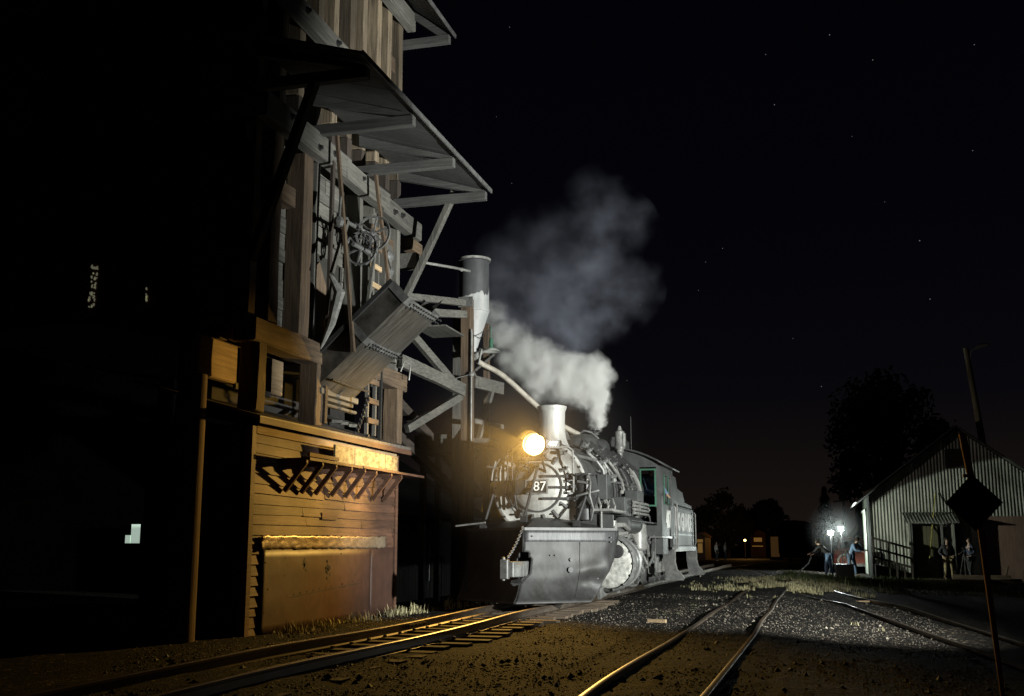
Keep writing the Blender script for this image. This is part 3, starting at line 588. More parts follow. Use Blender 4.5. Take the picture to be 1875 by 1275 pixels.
for s in (1, -1):
    x = A + s * .80; q = MB(); q.beam((x, 23.45, .42), (x, 27.5, .42), .05, .12)
    for cy in (23.6, 24.85, 26.1, 27.35): q.cyl((x - .05, cy, .42), (x + .07, cy, .42), .10, n=14)
    q.build('side_rod', pale, lo, bevel=.01)
    q = MB(); q.beam((x + s * .12, 22.75, .72), (x + s * .12, 24.85, .44), .06, .13); q.cyl((x + s * .04, 24.85, .42), (x + s * .2, 24.85, .42), .11, n=14); q.cyl((A + s * 1.15, 22.1, .7), (A + s * 1.15, 22.8, .72), .045, n=10); q.build('main_rod', pale, lo, bevel=.01)
    q = MB(); q.box(A + s * 1.15 - .12, A + s * 1.15 + .12, 22.7, 23.05, .58, .86); q.beam((A + s * 1.15, 22.1, .92), (A + s * 1.15, 23.6, .92), .12, .07); q.beam((A + s * 1.15, 22.1, .52), (A + s * 1.15, 23.6, .52), .12, .07); q.build('crosshead', steel, lo, bevel=.01)
    x = A + s * 1.2
    q = MB(); q.beam((x, 22.8, .62), (x - s * .02, 22.95, 1.32), .05, .07); q.beam((x, 22.5, 1.24), (x, 24.2, 1.22), .05, .07); q.beam((x + s * .03, 24.1, 1.5), (x + s * .03, 24.3, .78), .08, .10); q.beam((x + s * .05, 24.25, .82), (x + s * .05, 24.95, .5), .045, .08); q.beam((x, 23.3, 1.45), (x + s * .1, 25.3, .60), .06, .08); q.beam((x + s * .02, 22.9, .95), (x + s * .02, 23.5, 1.3), .04, .06)
    q.tube([(x, 24.0, 1.46), (x + s * .12, 24.6, 1.34), (x + s * .14, 25.1, 1.0), (x + s * .12, 25.4, .8)], .045, 8); q.tube([(x, 22.3, .3), (x + s * .05, 22.6, .5), (x + s * .1, 23.0, .34)], .035, 8); q.build('valve_gear', pale, lo, bevel=.008)
q = MB(); q.beam((A + 1.02, 20.95, .12), (A + 1.2, 22.0, .34), .06, .2); q.beam((A + 1.22, 22.0, .1), (A + 1.22, 22.0, .5), .05, .05); q.build('rail_guard', steel, lo)
q = MB(); q.beam((A + 1.0, 22.9, .28), (A + 1.28, 22.9, .28), .4, .04); q.beam((A + 1.28, 22.75, .28), (A + 1.28, 22.75, 1.0), .03, .04); q.beam((A + 1.0, 23.5, .2), (A + 1.32, 23.5, .2), .3, .04); q.build('foot_step', steel, lo)
q = MB(); q.lathe([(.17, 0), (.20, .04), (.19, .1), (.2, .3), (.19, .5), (.2, .55), (.17, .58), (0, .6)], (A + 1.25, 24.35, .92), (0, 0, 1), 18); q.cyl((A + 1.25, 24.35, .7), (A + 1.25, 24.35, .92), .1, n=12); q.tube([(A + 1.25, 24.35, 1.5), (A + 1.2, 24.4, 1.75), (A + 1.1, 24.4, 1.9)], .05, 8); q.build('injector', pale, lo, smooth=True)
random.seed(33)
for k in range(9):
    a0 = random.uniform(25, 60); a1 = a0 + random.uniform(20, 50); y = random.uniform(21.2, 26.2); q = MB(); pts = hoop(y, random.uniform(1.03, 1.1), a0, a1, 6); q.tube([(p[0], p[1] + .25 * math.sin(i_ * .8 + k), p[2]) for i_, p in enumerate(pts)], random.uniform(.014, .03), 6); q.ball(pts[-1], .05, 8); q.build('boiler_pipe', pale, boo, smooth=True)
for k in range(14):
    a = math.radians(random.uniform(30, 85)); y = random.uniform(20.9, 26.2); r_ = 1.06; p = V((A + r_ * math.sin(a), y, BZ + r_ * math.cos(a))); q = MB(); q.cyl(p, p + V((math.sin(a) * .1, 0, math.cos(a) * .1)), .045, n=8); q.cyl(p + V((0, .08, 0)), p + V((math.sin(a) * .14, .08, math.cos(a) * .14)), .02, n=6); q.build('boiler_fitting', steel, boo)
random.seed(21); q = MB()
for i in range(26):
    y = random.uniform(22.7, 26.6); z = random.uniform(.35, 1.5); x = A + random.uniform(.95, 1.3); d = random.choice([(0, .5, 0), (0, 0, .35), (0, .3, .25), (0, .35, -.3), (.1, 0, .3)]); e_ = (x + d[0], y + d[1], z + d[2]); q.tube([(x, y, z), (x + d[0] * .5 + .03, y + d[1] * .5, z + d[2] * .5), e_], random.uniform(.014, .03), 6)
    if i % 2: q.ball(e_, random.uniform(.03, .055), 6)
q.build('running_gear_pipes', steel, lo, smooth=True)
q = MB(); q.box(A + .6, A + 1.05, 25.3, 26.6, .75, 1.5); q.box(A - 1.05, A - .6, 25.3, 26.6, .75, 1.5); q.box(A + .45, A + 1.02, 26.6, 28.6, .85, 1.25); q.build('ash_pan', black, lo)
# cab
CX = A + 1.5; y0, y1 = 26.55, 28.75
def arch(y, hw, ze, zt, k=14): return [(A - hw + 2 * hw * i / k, y, ze + (zt - ze) * (1 - abs(2 * i / k - 1) ** 2.3)) for i in range(k + 1)]
fw = MB(); fw.box(A - 1.5, A - 1.28, y0, y0 + .04, 1.25, 2.9); fw.box(A + 1.38, CX, y0, y0 + .04, 1.25, 2.9); fw.box(A + .98, A + 1.38, y0, y0 + .04, 1.25, 1.5); fw.box(A - 1.28, A + .98, y0, y0 + .04, 1.25, 2.9)
fw.prism([(A - 1.5, y0, 2.9)] + arch(y0, 1.5, 2.9, 3.36) + [(A + 1.5, y0, 2.9)], (0, .04, 0))
cab = fw.build('cab', black, lo)
for X in (CX - .04, A - 1.5):
    sw = MB(); sw.box(X, X + .04, y0 + .045, y1, 1.25, 2.02); sw.box(X, X + .04, y0 + .045, y0 + .45, 2.02, 2.72); sw.box(X, X + .04, y1 - .3, y1, 2.02, 2.72); sw.box(X, X + .04, y0 + .045, y1, 2.72, 2.95); sw.box(X, X + .04, y0 + 1.2, y0 + 1.3, 2.02, 2.72)
    sw.build('cab_side', black, cab)
rf = MB(); rf.grid([arch(y0 - .14, 1.64, 2.92, 3.40), arch(y1 + .3, 1.64, 2.92, 3.40)]); rf.build('cab_roof', black, cab, smooth=True, thick=.04)
vt = MB(); vt.box(A - .1, A + .55, 26.9, 27.7, 3.34, 3.6); vt.prism([(A - .14, 26.86, 3.6), (A + .6, 26.86, 3.6), (A + .48, 26.86, 3.68), (A - .02, 26.86, 3.68)], (0, .9, 0)); vt.build('roof_ventilator', black, cab)
wf = MB()
for bx_ in ((A + .98, A + 1.02, 1.95, 2.86), (A + 1.34, A + 1.38, 1.95, 2.86), (A + 1.02, A + 1.34, 2.82, 2.86), (A + 1.02, A + 1.34, 1.95, 1.99)): wf.box(bx_[0], bx_[1], y0 - .02, y0 - .003, bx_[2], bx_[3])
wf.build('front_window_frame', green_m, cab)
q = MB(); q.box(A + .7, A + 1.0, y0 + .1, y0 + .14, 2.0, 2.5); q.build('green_panel', green_m, cab)
q = MB()
for yy in (y0 + .45, y0 + 1.17): q = MB(); q.box(CX + .002, CX + .02, yy, yy + .05, 2.0, 2.74); q.build('side_window_frame', green_m, cab)
q = MB(); q.box(A - 1.45, CX + .04, y0 - .3, y1 + .1, 1.20, 1.245); q.build('cab_floor', steel, cab)
q = MB(); q.box(A - 1.4, A + .95, y0 + .6, y1, 1.25, 1.27); q.box(A - 1.0, A + .8, y0 + .3, y0 + .9, 1.3, 2.5); q.build('backhead', dark, cab)
text_mb('487', .6, (CX + .006, y0 + 1.15, 1.64), (0, 1, 0), (0, 0, 1), .006, .02).build('cab_number', whitepaint, cab)
q = MB(); q.tube([(CX + .03, y1 - .05, 2.15), (CX + .1, y1 - .05, 2.1), (CX + .1, y1 - .05, .98), (CX + .03, y1 - .05, .92)], .022, 8); q.build('grab_rail', pale, cab, smooth=True)
q = MB(); q.box(CX - .5, CX + .02, y0 - .05, y0 + .8, .82, 1.19); q.build('cab_apron', black, cab)
q = MB(); q.tube([(CX - .25, y0 - .3, 1.25), (CX - .3, y0 - .5, 1.0), (CX - .3, y0 - .55, .5)], .025, 6); q.tube([(CX - .15, y0 - .2, 1.2), (CX - .15, y0 - .3, .5)], .02, 6); q.build('cab_pipes', steel, cab)

# ------------------------------------------------------------------ tender
td = thing('locomotive_tender', (A, 31.6, 0), 'black coal tender with white lettering coupled behind the locomotive cab', 'tender')
TX = A + 1.42
tb = MB(); tb.box(A - 1.42, TX, 29.15, 34.2, .95, 2.1); tbo = tb.build('tank', black, td, bevel=.03)
tp = MB(); tp.prism([(TX - .02, 29.15, 2.1), (TX - .02, 34.1, 2.1), (TX - .02, 33.9, 2.2), (TX - .02, 32.2, 2.26), (TX - .02, 31.7, 2.52), (TX - .02, 30.5, 2.58), (TX - .02, 30.2, 2.86), (TX - .02, 29.2, 2.9)], (-2.8, 0, 0)); tp.build('coal_bunker', black, td, bevel=.02)
q = MB(); q.beam((TX + .02, 29.1, .92), (TX + .02, 34.25, .92), .07, .12); q.beam((A - 1.44, 29.1, .92), (A - 1.44, 34.25, .92), .07, .12); q.build('tender_sill', pale, td)
text_mb('RIO GRANDE', .66, (TX + .006, 31.7, 1.64), (0, 1, 0), (0, 0, 1), .006, .03).build('tender_lettering', whitepaint, tbo)
q = MB()
for i in range(18): q.ball((TX + .003, 29.3 + i * .28, 1.02), .014, 6); q.ball((TX + .003, 29.3 + i * .28, 2.04), .014, 6)
q.box(TX - .01, TX + .008, 29.2, 34.1, 1.30, 1.33); q.build('tank_rivets', steel, tbo)
for yb in (30.6, 32.9):
    q = MB(); x = A + .72; q.beam((x, yb - .85, .52), (x, yb + .85, .52), .1, .1); q.beam((x, yb - .6, .34), (x, yb, .22), .06, .07); q.beam((x, yb + .6, .34), (x, yb, .22), .06, .07); q.beam((x, yb - .6, .6), (x, yb, .74), .06, .07); q.beam((x, yb + .6, .6), (x, yb, .74), .06, .07); q.box(x - .08, x + .08, yb - .16, yb + .16, .3, .7)
    for dy in (-.62, .62): q.box(x - .08, x + .1, yb + dy - .12, yb + dy + .12, .28, .55)
    q.build('truck_frame', pale, td)
    for dy in (-.62, .62):
        for s in (1, -1):
            q = MB(); q.lathe([(0, .08), (.12, .08), (.3, .05), (.32, .1), (.36, .1), (.38, 0), (.40, -.03), (0, -.03)], (A + s * .5, yb + dy, .37), (s, 0, 0), 28); q.build('truck_wheel', steel, td, smooth=True)
for (yy, dx) in ((29.05, .05), (34.3, .05)):
    q = MB(); q.grid([[(TX - .25, yy, .92), (TX + .06, yy, .92)], [(TX - .25, yy, .6), (TX + .05, yy, .6)], [(TX - .22, yy - .02, .4), (TX + .1, yy - .02, .4)], [(TX - .2, yy - .03, .24), (TX + .22, yy - .03, .28)], [(TX - .2, yy - .03, .17), (TX + .3, yy - .03, .18)], [(TX - .2, yy - .03, .14), (TX + .26, yy - .03, .13)]])
    q.build('side_step', steel, td, thick=.03)
    q = MB(); q.tube([(TX + .06, yy, .92), (TX + .05, yy, .6), (TX + .1, yy - .02, .4), (TX + .22, yy - .03, .28), (TX + .3, yy - .03, .18)], .022, 6); q.build('step_edge', pale, td, smooth=True)
q = MB(); q.tube([(TX + .03, 29.2, 2.05), (TX + .08, 29.2, 2.0), (TX + .08, 29.2, 1.0), (TX + .03, 29.2, .95)], .022, 8); q.build('grab_rail', pale, td, smooth=True); q = MB(); q.tube([(TX + .03, 34.1, 2.0), (TX + .07, 34.1, 1.95), (TX + .07, 34.1, 1.1), (TX + .03, 34.1, 1.0)], .02, 8); q.build('grab_rail', pale, td, smooth=True)
WOODY = True
# ------------------------------------------------------------------ red clapboard shed under the coaling tower
SX = -7.72; SY0, SY1 = 13.95, 19.58
sh = thing('clapboard_shed', (-9.5, 16.8, -.2), 'red brown clapboard shed with bracketed shelf and tin panel, lit amber beside the track', 'shed')
q = MB(); nrow = 21; z0 = -.22; hh = 3.0 / nrow
for i in range(nrow):
    za = z0 + i * hh; cuts = [SY0 + .1]; y = SY0 + .1
    while y < SY1 - .2: y += random.uniform(1.2, 3.2); cuts.append(min(y, SY1 - .1))
    for a, b_ in zip(cuts, cuts[1:]):
        if b_ - a < .05: continue
        t = random.uniform(-.006, .012); sg = random.uniform(-.014, .014)
        q.add([(SX - .03, a, za), (SX + .028 + t, a, za - .012 + sg), (SX + .005, a, za + hh), (SX - .03, a, za + hh), (SX - .03, b_ - .004, za), (SX + .028 + t, b_ - .004, za - .012 - sg), (SX + .005, b_ - .004, za + hh), (SX - .03, b_ - .004, za + hh)],
              [(0, 1, 2, 3), (7, 6, 5, 4), (0, 4, 5, 1), (1, 5, 6, 2), (2, 6, 7, 3), (3, 7, 4, 0)])
wallo = q.build('front_wall', redwall, sh)
q = MB(); q.box(-9.4, SX - .04, SY0 + .02, SY1 - .02, -.3, 2.75); q.build('shed_body', wd['z'], sh)
for yy in (SY0 - .02, SY1 - .09): q = MB(); q.box(SX - .06, SX + .045, yy, yy + .115, -.25, 2.72); q.build('corner_board', redwall, sh)
q = MB(); q.box(SX + .02, SX + .05, SY0 + .1, SY1 - .1, 2.62, 2.74); q.build('frieze_board', wtan, sh)
q = MB(); q.grid([[(SX + .22, SY0 - .15, 2.82), (SX + .22, SY1 + .22, 2.86)], [(-9.6, SY0 - .15, 3.42), (-9.6, SY1 + .2, 3.47)]]); ro = q.build('roof', rooftin, sh, thick=.05)
q = MB(); q.box(SX + .19, SX + .225, SY0 - .15, SY1 + .22, 2.74, 2.83); q.build('eave_board', redwall, sh)
# patch of tin and flashing
q = MB(); rows = []
for i in range(10):
    rows.append([(SX + .05 + .012 * mnoise.noise(V((k * .6, i * .5, 1))), SY0 + .38 + (4.0) * k / 30, -.22 + 1.22 * i / 9) for k in range(31)])
q.grid(rows); po = q.build('sheet_metal_panel', redtin, sh, smooth=True, thick=.006)
q = MB(); rows = []
for i in range(6): rows.append([(SX + .040 + .01 * mnoise.noise(V((k * .6, i * .5, 4))), SY0 + 4.40 + 1.12 * k / 10, -.22 + 1.22 * i / 5) for k in range(11)])
q.grid(rows); q.build('sheet_metal_panel', redtin, sh, smooth=True, thick=.006)
q = MB()
for k in range(13): q.cyl((SX + .03, SY0 + 1.2 + k * .22, .30 + .012 * k), (SX + .058, SY0 + 1.2 + k * .22, .30 + .012 * k), .012, n=6)
q.beam((SX + .05, SY0 + 1.15, .27), (SX + .05, SY0 + 3.9, .40), .012, .012)
for (yy, zz) in ((.5, .8), (1.1, .85), (1.1, .6), (.5, .1), (.6, .42), (3.7, .55), (3.7, .05), (3.1, .9)): q.cyl((SX + .03, SY0 + yy, zz), (SX + .058, SY0 + yy, zz), .011, n=6)
q.build('panel_nails', dark, po)
for (cy, cz, r_) in ((1.75, .74, .11), (2.6, .66, .15)):
    q = MB(); random.seed(int(cy * 9))
    for k in range(16): a = random.uniform(0, 6.28); d_ = r_ * random.random(); s_ = random.uniform(.012, .035); y_, z_ = SY0 + cy + d_ * .6 * math.cos(a), cz + d_ * math.sin(a) * 1.2; q.prism([(SX + .03, y_ + s_ * math.cos(t_) * random.uniform(.5, 1.2), z_ + s_ * math.sin(t_) * random.uniform(.6, 1.3)) for t_ in (0, .9, 1.8, 2.7, 3.6, 4.5, 5.4)], (.029, 0, 0))
    tag(q.build('rust_flecks', dark, po), kind='stuff')
q = MB(); rows = []
for i in range(7):
    rows.append([(SX + .062 + (.03 * abs(mnoise.noise(V((k * .8, i * .7, 8)))) if k > 2 else .04 * random.random()), SY0 + .28 + 4.75 * k / 70, .99 + .2 * i / 6 + (.02 * mnoise.noise(V((k * .5, 2, 0))))) for k in range(71)])
q.grid(rows); q.build('flashing_strip', M('dull_tin', (.34, .27, .19), (.2, .15, .1), rough=.4, metal=.4, scale=(4, 9, 9), bump=.4, dist=.02), sh, smooth=True, thick=.004)
# shelf on brackets
q = MB(); q.box(SX + .03, -7.29, 15.0, 17.0, 2.30, 2.34); q.box(SX + .03, -7.28, 17.0, 19.95, 2.31, 2.35); so = q.build('shelf', redwall, sh)
for yy in (14.95, 15.5, 16.0, 16.6, 17.15, 17.65, 18.35, 18.85):
    q = MB(); q.beam((SX + .05, yy, 1.84), (-7.33, yy, 2.27), .05, .07); q.box(SX + .03, -7.31, yy - .024, yy + .024, 2.235, 2.297); q.build('bracket', redwall, sh)
q = MB(); q.box(-7.31, -7.27, 14.95, 16.0, 2.352, 2.41); q.build('shelf_lip', wtan, so)
mot = M('flaking_yellow_board', (.50, .40, .20), (.07, .05, .035), rough=.7, scale=(12, 7, 14), bump=.4)
for (a, b_) in ((16.08, 16.85), (16.87, 18.2), (18.22, 18.8)):
    q = MB(); q.box(-7.42, -7.38, a, b_, 2.353, 2.63); q.build('splash_board', mot, sh, bevel=.006)
q = MB(); q.box(SX + .032, SX + .044, 16.3, 16.9, 1.45, 1.56); q.build('loose_clapboard', redwall, sh)

# ------------------------------------------------------------------ coaling tower
W = -7.9
ct = thing('coaling_tower', (-10.5, 17, -.25), 'towering timber coaling tower with canopy, raised coal chute and open stud framing', 'coaling tower')
# boarded front set back behind the studs, with the chute opening
q = MB(); z = 4.2
while z < 15:
    h_ = random.uniform(.2, .3); segs = [(13.95, 20.05)]
    if z < 6.05: segs = [(13.95, 16.32), (17.95, 20.05)]
    for (a, b_) in segs:
        y = a
        while y < b_ - .05:
            e2 = min(b_, y + random.uniform(.7, 2.4)); t = random.uniform(-.02, .02); q.box(W - .36 + t, W - .31 + t, y + .004, e2 - .004, z + .006, z + h_ - .006); y = e2
    z += h_
q.build('front_boards', wg['y'], ct)
q = MB(); q.box(-13.4, W - .4, 14.12, 20.0, 4.4, 15); q.build('bin', wd['z'], ct); q = MB(); q.box(-9.1, -9.0, 14.2, 20, 3.0, 4.35); q.build('light_block_wall', M('block_wall_black', (.02, .018, .016), rough=.9), ct)  # black wall at the back added to block headlight under the bin
q = MB(); q.box(-9.2, -8.27, 16.33, 17.94, 4.0, 6.2); q.build('chute_opening', M('coal_black_lining', (.03, .028, .024), rough=.9, bump=.2), ct)
q = MB(); q.prism([(W - .3, 16.4, 4.5), (W - .3, 17.2, 4.4), (W - .3, 17.35, 5.3), (W - .3, 16.9, 5.9), (W - .3, 16.5, 5.6)], (.05, 0, 0)); q.build('chute_gate', wb['z'], ct)
# side wall facing the camera
q = MB(); x = -13.4
while x < W - .3:
    w_ = random.uniform(.18, .26); q.box(x, min(x + w_ - .008, W - .3), 14.04 + random.uniform(-.008, .008), 14.115, 4.45, 15); x += w_
swo = q.build('side_wall', wood('red_brown_siding', (.26, .12, .065), (.12, .055, .03), 'z'), ct)
for (x, za, zb) in ((-11.15, 4.5, 7.0), (-10.05, 4.5, 7.0), (-9.0, 4.5, 7.0), (-12.3, 4.5, 7.0), (-10.1, 7.3, 9.2), (-9.0, 7.3, 9.2), (-11.2, 7.3, 9.2)):
    q = MB(); q.box(x - .09, x + .09, 13.86, 14.02, za, zb); q.build('side_stud', wd['z'], ct)
for zc in (7.15, 9.3, 11.6): q = MB(); q.box(-13.4, W - .02, 13.80, 14.02, zc - .13, zc + .13); q.build('side_beam', wd['x'], ct)
# studs
upm = M('upper_tan_timber', (.23, .18, .12), (.055, .042, .03), rough=.85, scale=(28, 28, 1.2), bump=.45, dist=.012, objvar=.55)
studs = [(14.12, .2), (14.80, .32), (15.85, .34), (16.24, .12), (18.05, .13), (18.72, .16), (19.05, .14), (19.93, .16)]
for (y, w_) in studs:
    q = MB(); q.beam((W - .15, y, 4.0), (W - .15, y + random.uniform(-.02, .02), 7.45), w_, .32, (1, 0, 0)); q.build('stud', wg['z'] if y > 16.1 else wb['z'], ct, bevel=.008)
for y in (14.15, 14.85, 15.5, 16.15, 16.8, 17.45, 18.1, 18.75, 19.3, 19.92):
    q = MB(); q.beam((W - .15, y, 8.35), (W - .15, y, 15), .2, .3, (1, 0, 0)); q.build('stud', upm, ct, bevel=.008)
    q = MB(); q.beam((W - .15, y, 7.95), (W - .15, y, 8.33), .2, .3, (1, 0, 0)); q.build('stud', wd['z'], ct)
for y, z in ((14.5, 6.1), (15.3, 6.6), (19.5, 8.9), (19.5, 10.1), (19.6, 6.9), (19.5, 10.75)):
    q = MB(); q.box(W - .3, W - .06, y - .24, y + .24, z - .16, z + .16); q.build('blocking', wb['y'], ct, bevel=.008)
# wales
q = MB(); q.beam((W + .1, 14.0, 7.62), (W + .1, 17.1, 7.60), .22, .42); q.build('wale', wg['y'], ct, bevel=.015)
q = MB(); q.beam((W + .12, 16.9, 7.56), (W + .12, 18.9, 7.54), .22, .36); q.build('wale', wg['y'], ct, bevel=.015)
q = MB(); q.beam((W + .1, 18.7, 7.50), (W + .1, 20.75, 7.46), .22, .38); wl = q.build('wale', wg['y'], ct, bevel=.02)
q = MB(); q.beam((W + .02, 20.3, 7.14), (W + .02, 20.95, 7.14), .26, .24); q.build('wale_end_block', wb['y'], ct, bevel=.02)
q = MB(); q.beam((W + .1, 14.0, 9.7), (W + .1, 17.7, 9.62), .2, .36); q.build('wale', wg['y'], ct, bevel=.015)
q = MB(); q.beam((W + .1, 18.6, 11.9), (W + .1, 20.2, 11.9), .2, .4); q.build('wale', wg['y'], ct, bevel=.015)
q = MB()
for (y, z) in ((14.8, 7.7), (15.8, 7.55), (16.4, 7.65), (17.6, 7.6), (18.3, 7.5), (19.6, 7.5), (15.2, 9.7), (16.4, 9.68), (17.3, 9.6), (19.2, 7.45)): q.cyl((W + .2, y, z), (W + .27, y, z), .035, n=6); q.cyl((W + .2, y, z), (W + .22, y, z), .06, n=10)
q.build('bolts', dark, ct)
# canopy
joist_m = wood('canopy_timber', (.085, .085, .08), (.04, .04, .038), 'x')
def canopy(name, y0, y1, xo, zo, zi, js, m):
    q = MB(); k = 14
    for i in range(k):
        a = y0 + (y1 - y0) * i / k; b_ = y0 + (y1 - y0) * (i + 1) / k - .008
        t = random.uniform(-.004, .004)
        q.add([(W, a, zi + t), (xo, a, zo + t), (xo, b_, zo + t), (W, b_, zi + t), (W, a, zi + .035 + t), (xo, a, zo + .035 + t), (xo, b_, zo + .035 + t), (W, b_, zi + .035 + t)], [(0, 3, 2, 1), (4, 5, 6, 7), (0, 1, 5, 4), (1, 2, 6, 5), (2, 3, 7, 6), (3, 0, 4, 7)])
    c = q.build(name, m, ct)
    q = MB(); q.box(xo + .002, xo + .03, y0, y1, zo - .03, zo + .05); q.build('canopy_edge', steel, c)
    for y in js:
        q = MB(); q.prism([(W - .1, y - .07, zo - .20), (xo - .06, y - .07, zo - .20), (xo - .06, y - .07, zo - .03), (W - .1, y - .07, zo - .03)], (0, .14, 0)); q.build('joist', joist_m, c, bevel=.006)
        q = MB(); q.prism([(W, y - .06, zi - .20), (xo - .30, y - .06, zo - .028), (xo - .1, y - .06, zo - .024), (xo - .1, y - .06, zo - .006), (W, y - .06, zi - .006)], (0, .12, 0)); q.build('rafter', joist_m, c)
    return c
tinw = M('canopy_boards', (.10, .10, .10), (.06, .06, .06), rough=.7, scale=(2, 25, 25), bump=.25, island=.12)
can = canopy('canopy', 13.55, 20.05, -5.99, 7.98, 8.55, (13.95, 15.87, 17.93, 19.93), tinw)
canopy('upper_canopy', 18.6, 20.35, -6.88, 11.55, 12.3, (20.2,), tinw)
q = MB(); q.beam((-6.85, 13.85, 7.79), (-7.78, 13.85, 5.15), .12, .16, (0, 1, 0)); q.build('knee_brace', wd['z'], ct, bevel=.008)
q = MB(); q.beam((-6.75, 20.02, 8.02), (-7.80, 20.02, 5.85), .12, .16, (0, 1, 0)); q.build('knee_brace', wg['z'], ct, bevel=.008)
# sills, posts standing on the shed roof, timbers below
q = MB(); q.beam((W + .02, 13.9, 4.13), (W + .02, 16.2, 4.12), .36, .36); q.build('sill_beam', wb['y'], ct, bevel=.015)
q = MB(); q.prism([(W + .205, 13.9, 3.97), (W + .205, 15.35, 3.97), (W + .205, 14.9, 4.29), (W + .205, 13.9, 4.29)], (.02, 0, 0)); q.build('sill_light_patch', wood('light_patch_tan', (.22, .155, .085), (.12, .08, .045), 'y'), ct)  # tan plate paints the orange light patch on the sill beam
q = MB(); q.beam((W + .02, 18.05, 4.25), (W + .02, 20.1, 4.18), .34, .34); q.build('sill_beam', wb['y'], ct, bevel=.015)
for (y, zb, m) in ((14.2, 2.95, wb), (16.15, 2.95, wb), (19.75, 2.96, wb)):
    q = MB(); q.beam((W + .02, y, zb), (W + .02, y + .02, 4.02), .26, .32, (1, 0, 0)); q.build('post', m['z'], ct, bevel=.015)
q = MB(); q.box(W - .45, W - .40, 14.5, 15.6, 3.35, 3.98); q.build('back_board', wg['y'], ct)
q = MB(); q.box(W - .3, W - .2, 19.95, 20.3, 3.3, 4.0); q.box(W - .1, W - .03, 20.02, 20.2, 2.9, 3.5); q.build('back_board', wg['z'], ct)
q = MB(); q.beam((W + .2, 16.32, 3.0), (W + .2, 16.36, 7.5), .09, .05, (1, 0, 0)); q.build('guide_rail', wd['z'], ct)
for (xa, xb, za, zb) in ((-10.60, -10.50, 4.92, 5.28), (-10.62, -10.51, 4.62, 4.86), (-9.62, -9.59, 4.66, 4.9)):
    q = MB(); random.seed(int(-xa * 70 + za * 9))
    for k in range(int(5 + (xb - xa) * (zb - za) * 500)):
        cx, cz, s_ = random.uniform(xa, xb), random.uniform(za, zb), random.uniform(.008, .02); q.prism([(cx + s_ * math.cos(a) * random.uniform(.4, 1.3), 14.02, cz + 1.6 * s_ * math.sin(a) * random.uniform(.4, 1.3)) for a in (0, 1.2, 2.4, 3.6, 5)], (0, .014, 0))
    o_ = q.build('gap_glow_flecks', EM('gap_glow', (.62, .62, .42), .13), ct); o_['kind'] = 'stuff'  # glowing flecks set on the boards imitate light showing through gaps
# timber pole at the near corner with its cap beam
pole_m = wood('big_pole_wood', (.15, .085, .045), (.05, .03, .018), 'z')
q = MB(); q.tube([(-8.13, 13.0, -.4), (-8.11, 13.0, 1.5), (-8.09, 13.0, 3.33)], [.22, .2, .185], 18); q.build('timber_pole', pole_m, ct, smooth=True)
q = MB(); q.box(-8.44, -8.3, 13.45, 16.0, 3.42, 4.0); q.build('cap_beam', wtan, ct, bevel=.02)
q = MB(); q.box(-8.45, -8.25, 13.9, 14.1, 4.005, 4.2); q.build('block', wb['x'], ct)
for (x, y) in ((-12.8, 13.7), (-12.8, 19.6)):
    q = MB(); q.tube([(x, y, -.4), (x, y, 4.4)], [.2, .18], 14); q.build('timber_pole', wd['z'], ct, smooth=True)
# chute: sheet metal trough on a timber frame
cta = V((-7.72, 0, 3.58)); ctb = V((-6.22, 0, 4.92)); dv = (ctb - cta).normalized(); up = V((-dv.z, 0, dv.x))
Ya, Yb = 16.17, 17.66
def cpt(t, y, h): p = cta.lerp(ctb, t) + up * h; return (p.x, y, p.z)
q = MB(); rows = []
for i in range(2):
    pass
def trough(t0, t1, off):
    mb = MB(); rows = []
    for t in (t0, (t0 + t1) / 2, t1):
        row = [cpt(t, Ya - off, .42)]
        for k in range(15):
            u = k / 14; y = Ya - off + (Yb - Ya + 2 * off) * u; row.append(cpt(t, y, .10 * (abs(2 * u - 1) ** 3) - .05 - off))
        row.append(cpt(t, Yb + off, .42)); rows.append(row)
    mb.grid(rows); return mb
chm = M('scraped_chute_steel', (.17, .16, .14), (.03, .028, .025), rough=.4, metal=.45, scale=(2, 24, 2), bump=.3, dist=.01, dirt=.5)
co = trough(-.02, 1, 0).build('chute', chm, ct, thick=.012)
trough(.96, 1.03, .012).build('chute_band', steel, co, thick=.012)
trough(.50, .56, .012).build('chute_band', steel, co, thick=.012)
q = MB()
for t in (.515, .545, .975, 1.01):
    for k in range(12): y = Ya + .1 + 1.3 * k / 11; q.cyl(cpt(t, y, -.06), cpt(t, y, -.095), .018, n=6)
q.build('chute_rivets', dark, co)['kind'] = 'stuff'
q = MB(); q.beam(cpt(0, Ya - .05, .44), cpt(1.02, Ya - .05, .44), .06, .07); q.beam(cpt(0, Yb + .05, .44), cpt(1.02, Yb + .05, .44), .06, .07); q.tube([cpt(.12, Ya - .02, -.06), cpt(.12, Ya + .7, -.1), cpt(.12, Yb + .02, -.06)], .02, 6); q.build('chute_frame', dark, co)
q = MB(); q.beam(cpt(-.03, Ya, -.02), cpt(-.03, Yb, -.02), .12, .10); q.beam(cpt(-.07, Ya + .15, -.09), cpt(-.07, Yb - .2, -.09), .14, .06); q.beam(cpt(-.10, Ya + .1, -.16), cpt(-.1, Yb, -.16), .1, .05); q.build('hinge_timber', wg['y'], co, bevel=.01)
q = MB(); q.prism([cpt(1.0, Yb - .2, .1), cpt(1.15, Yb, .2), cpt(1.0, Yb + .2, .35)], (.0, .02, .01)); q.build('chute_lip', dark, co)
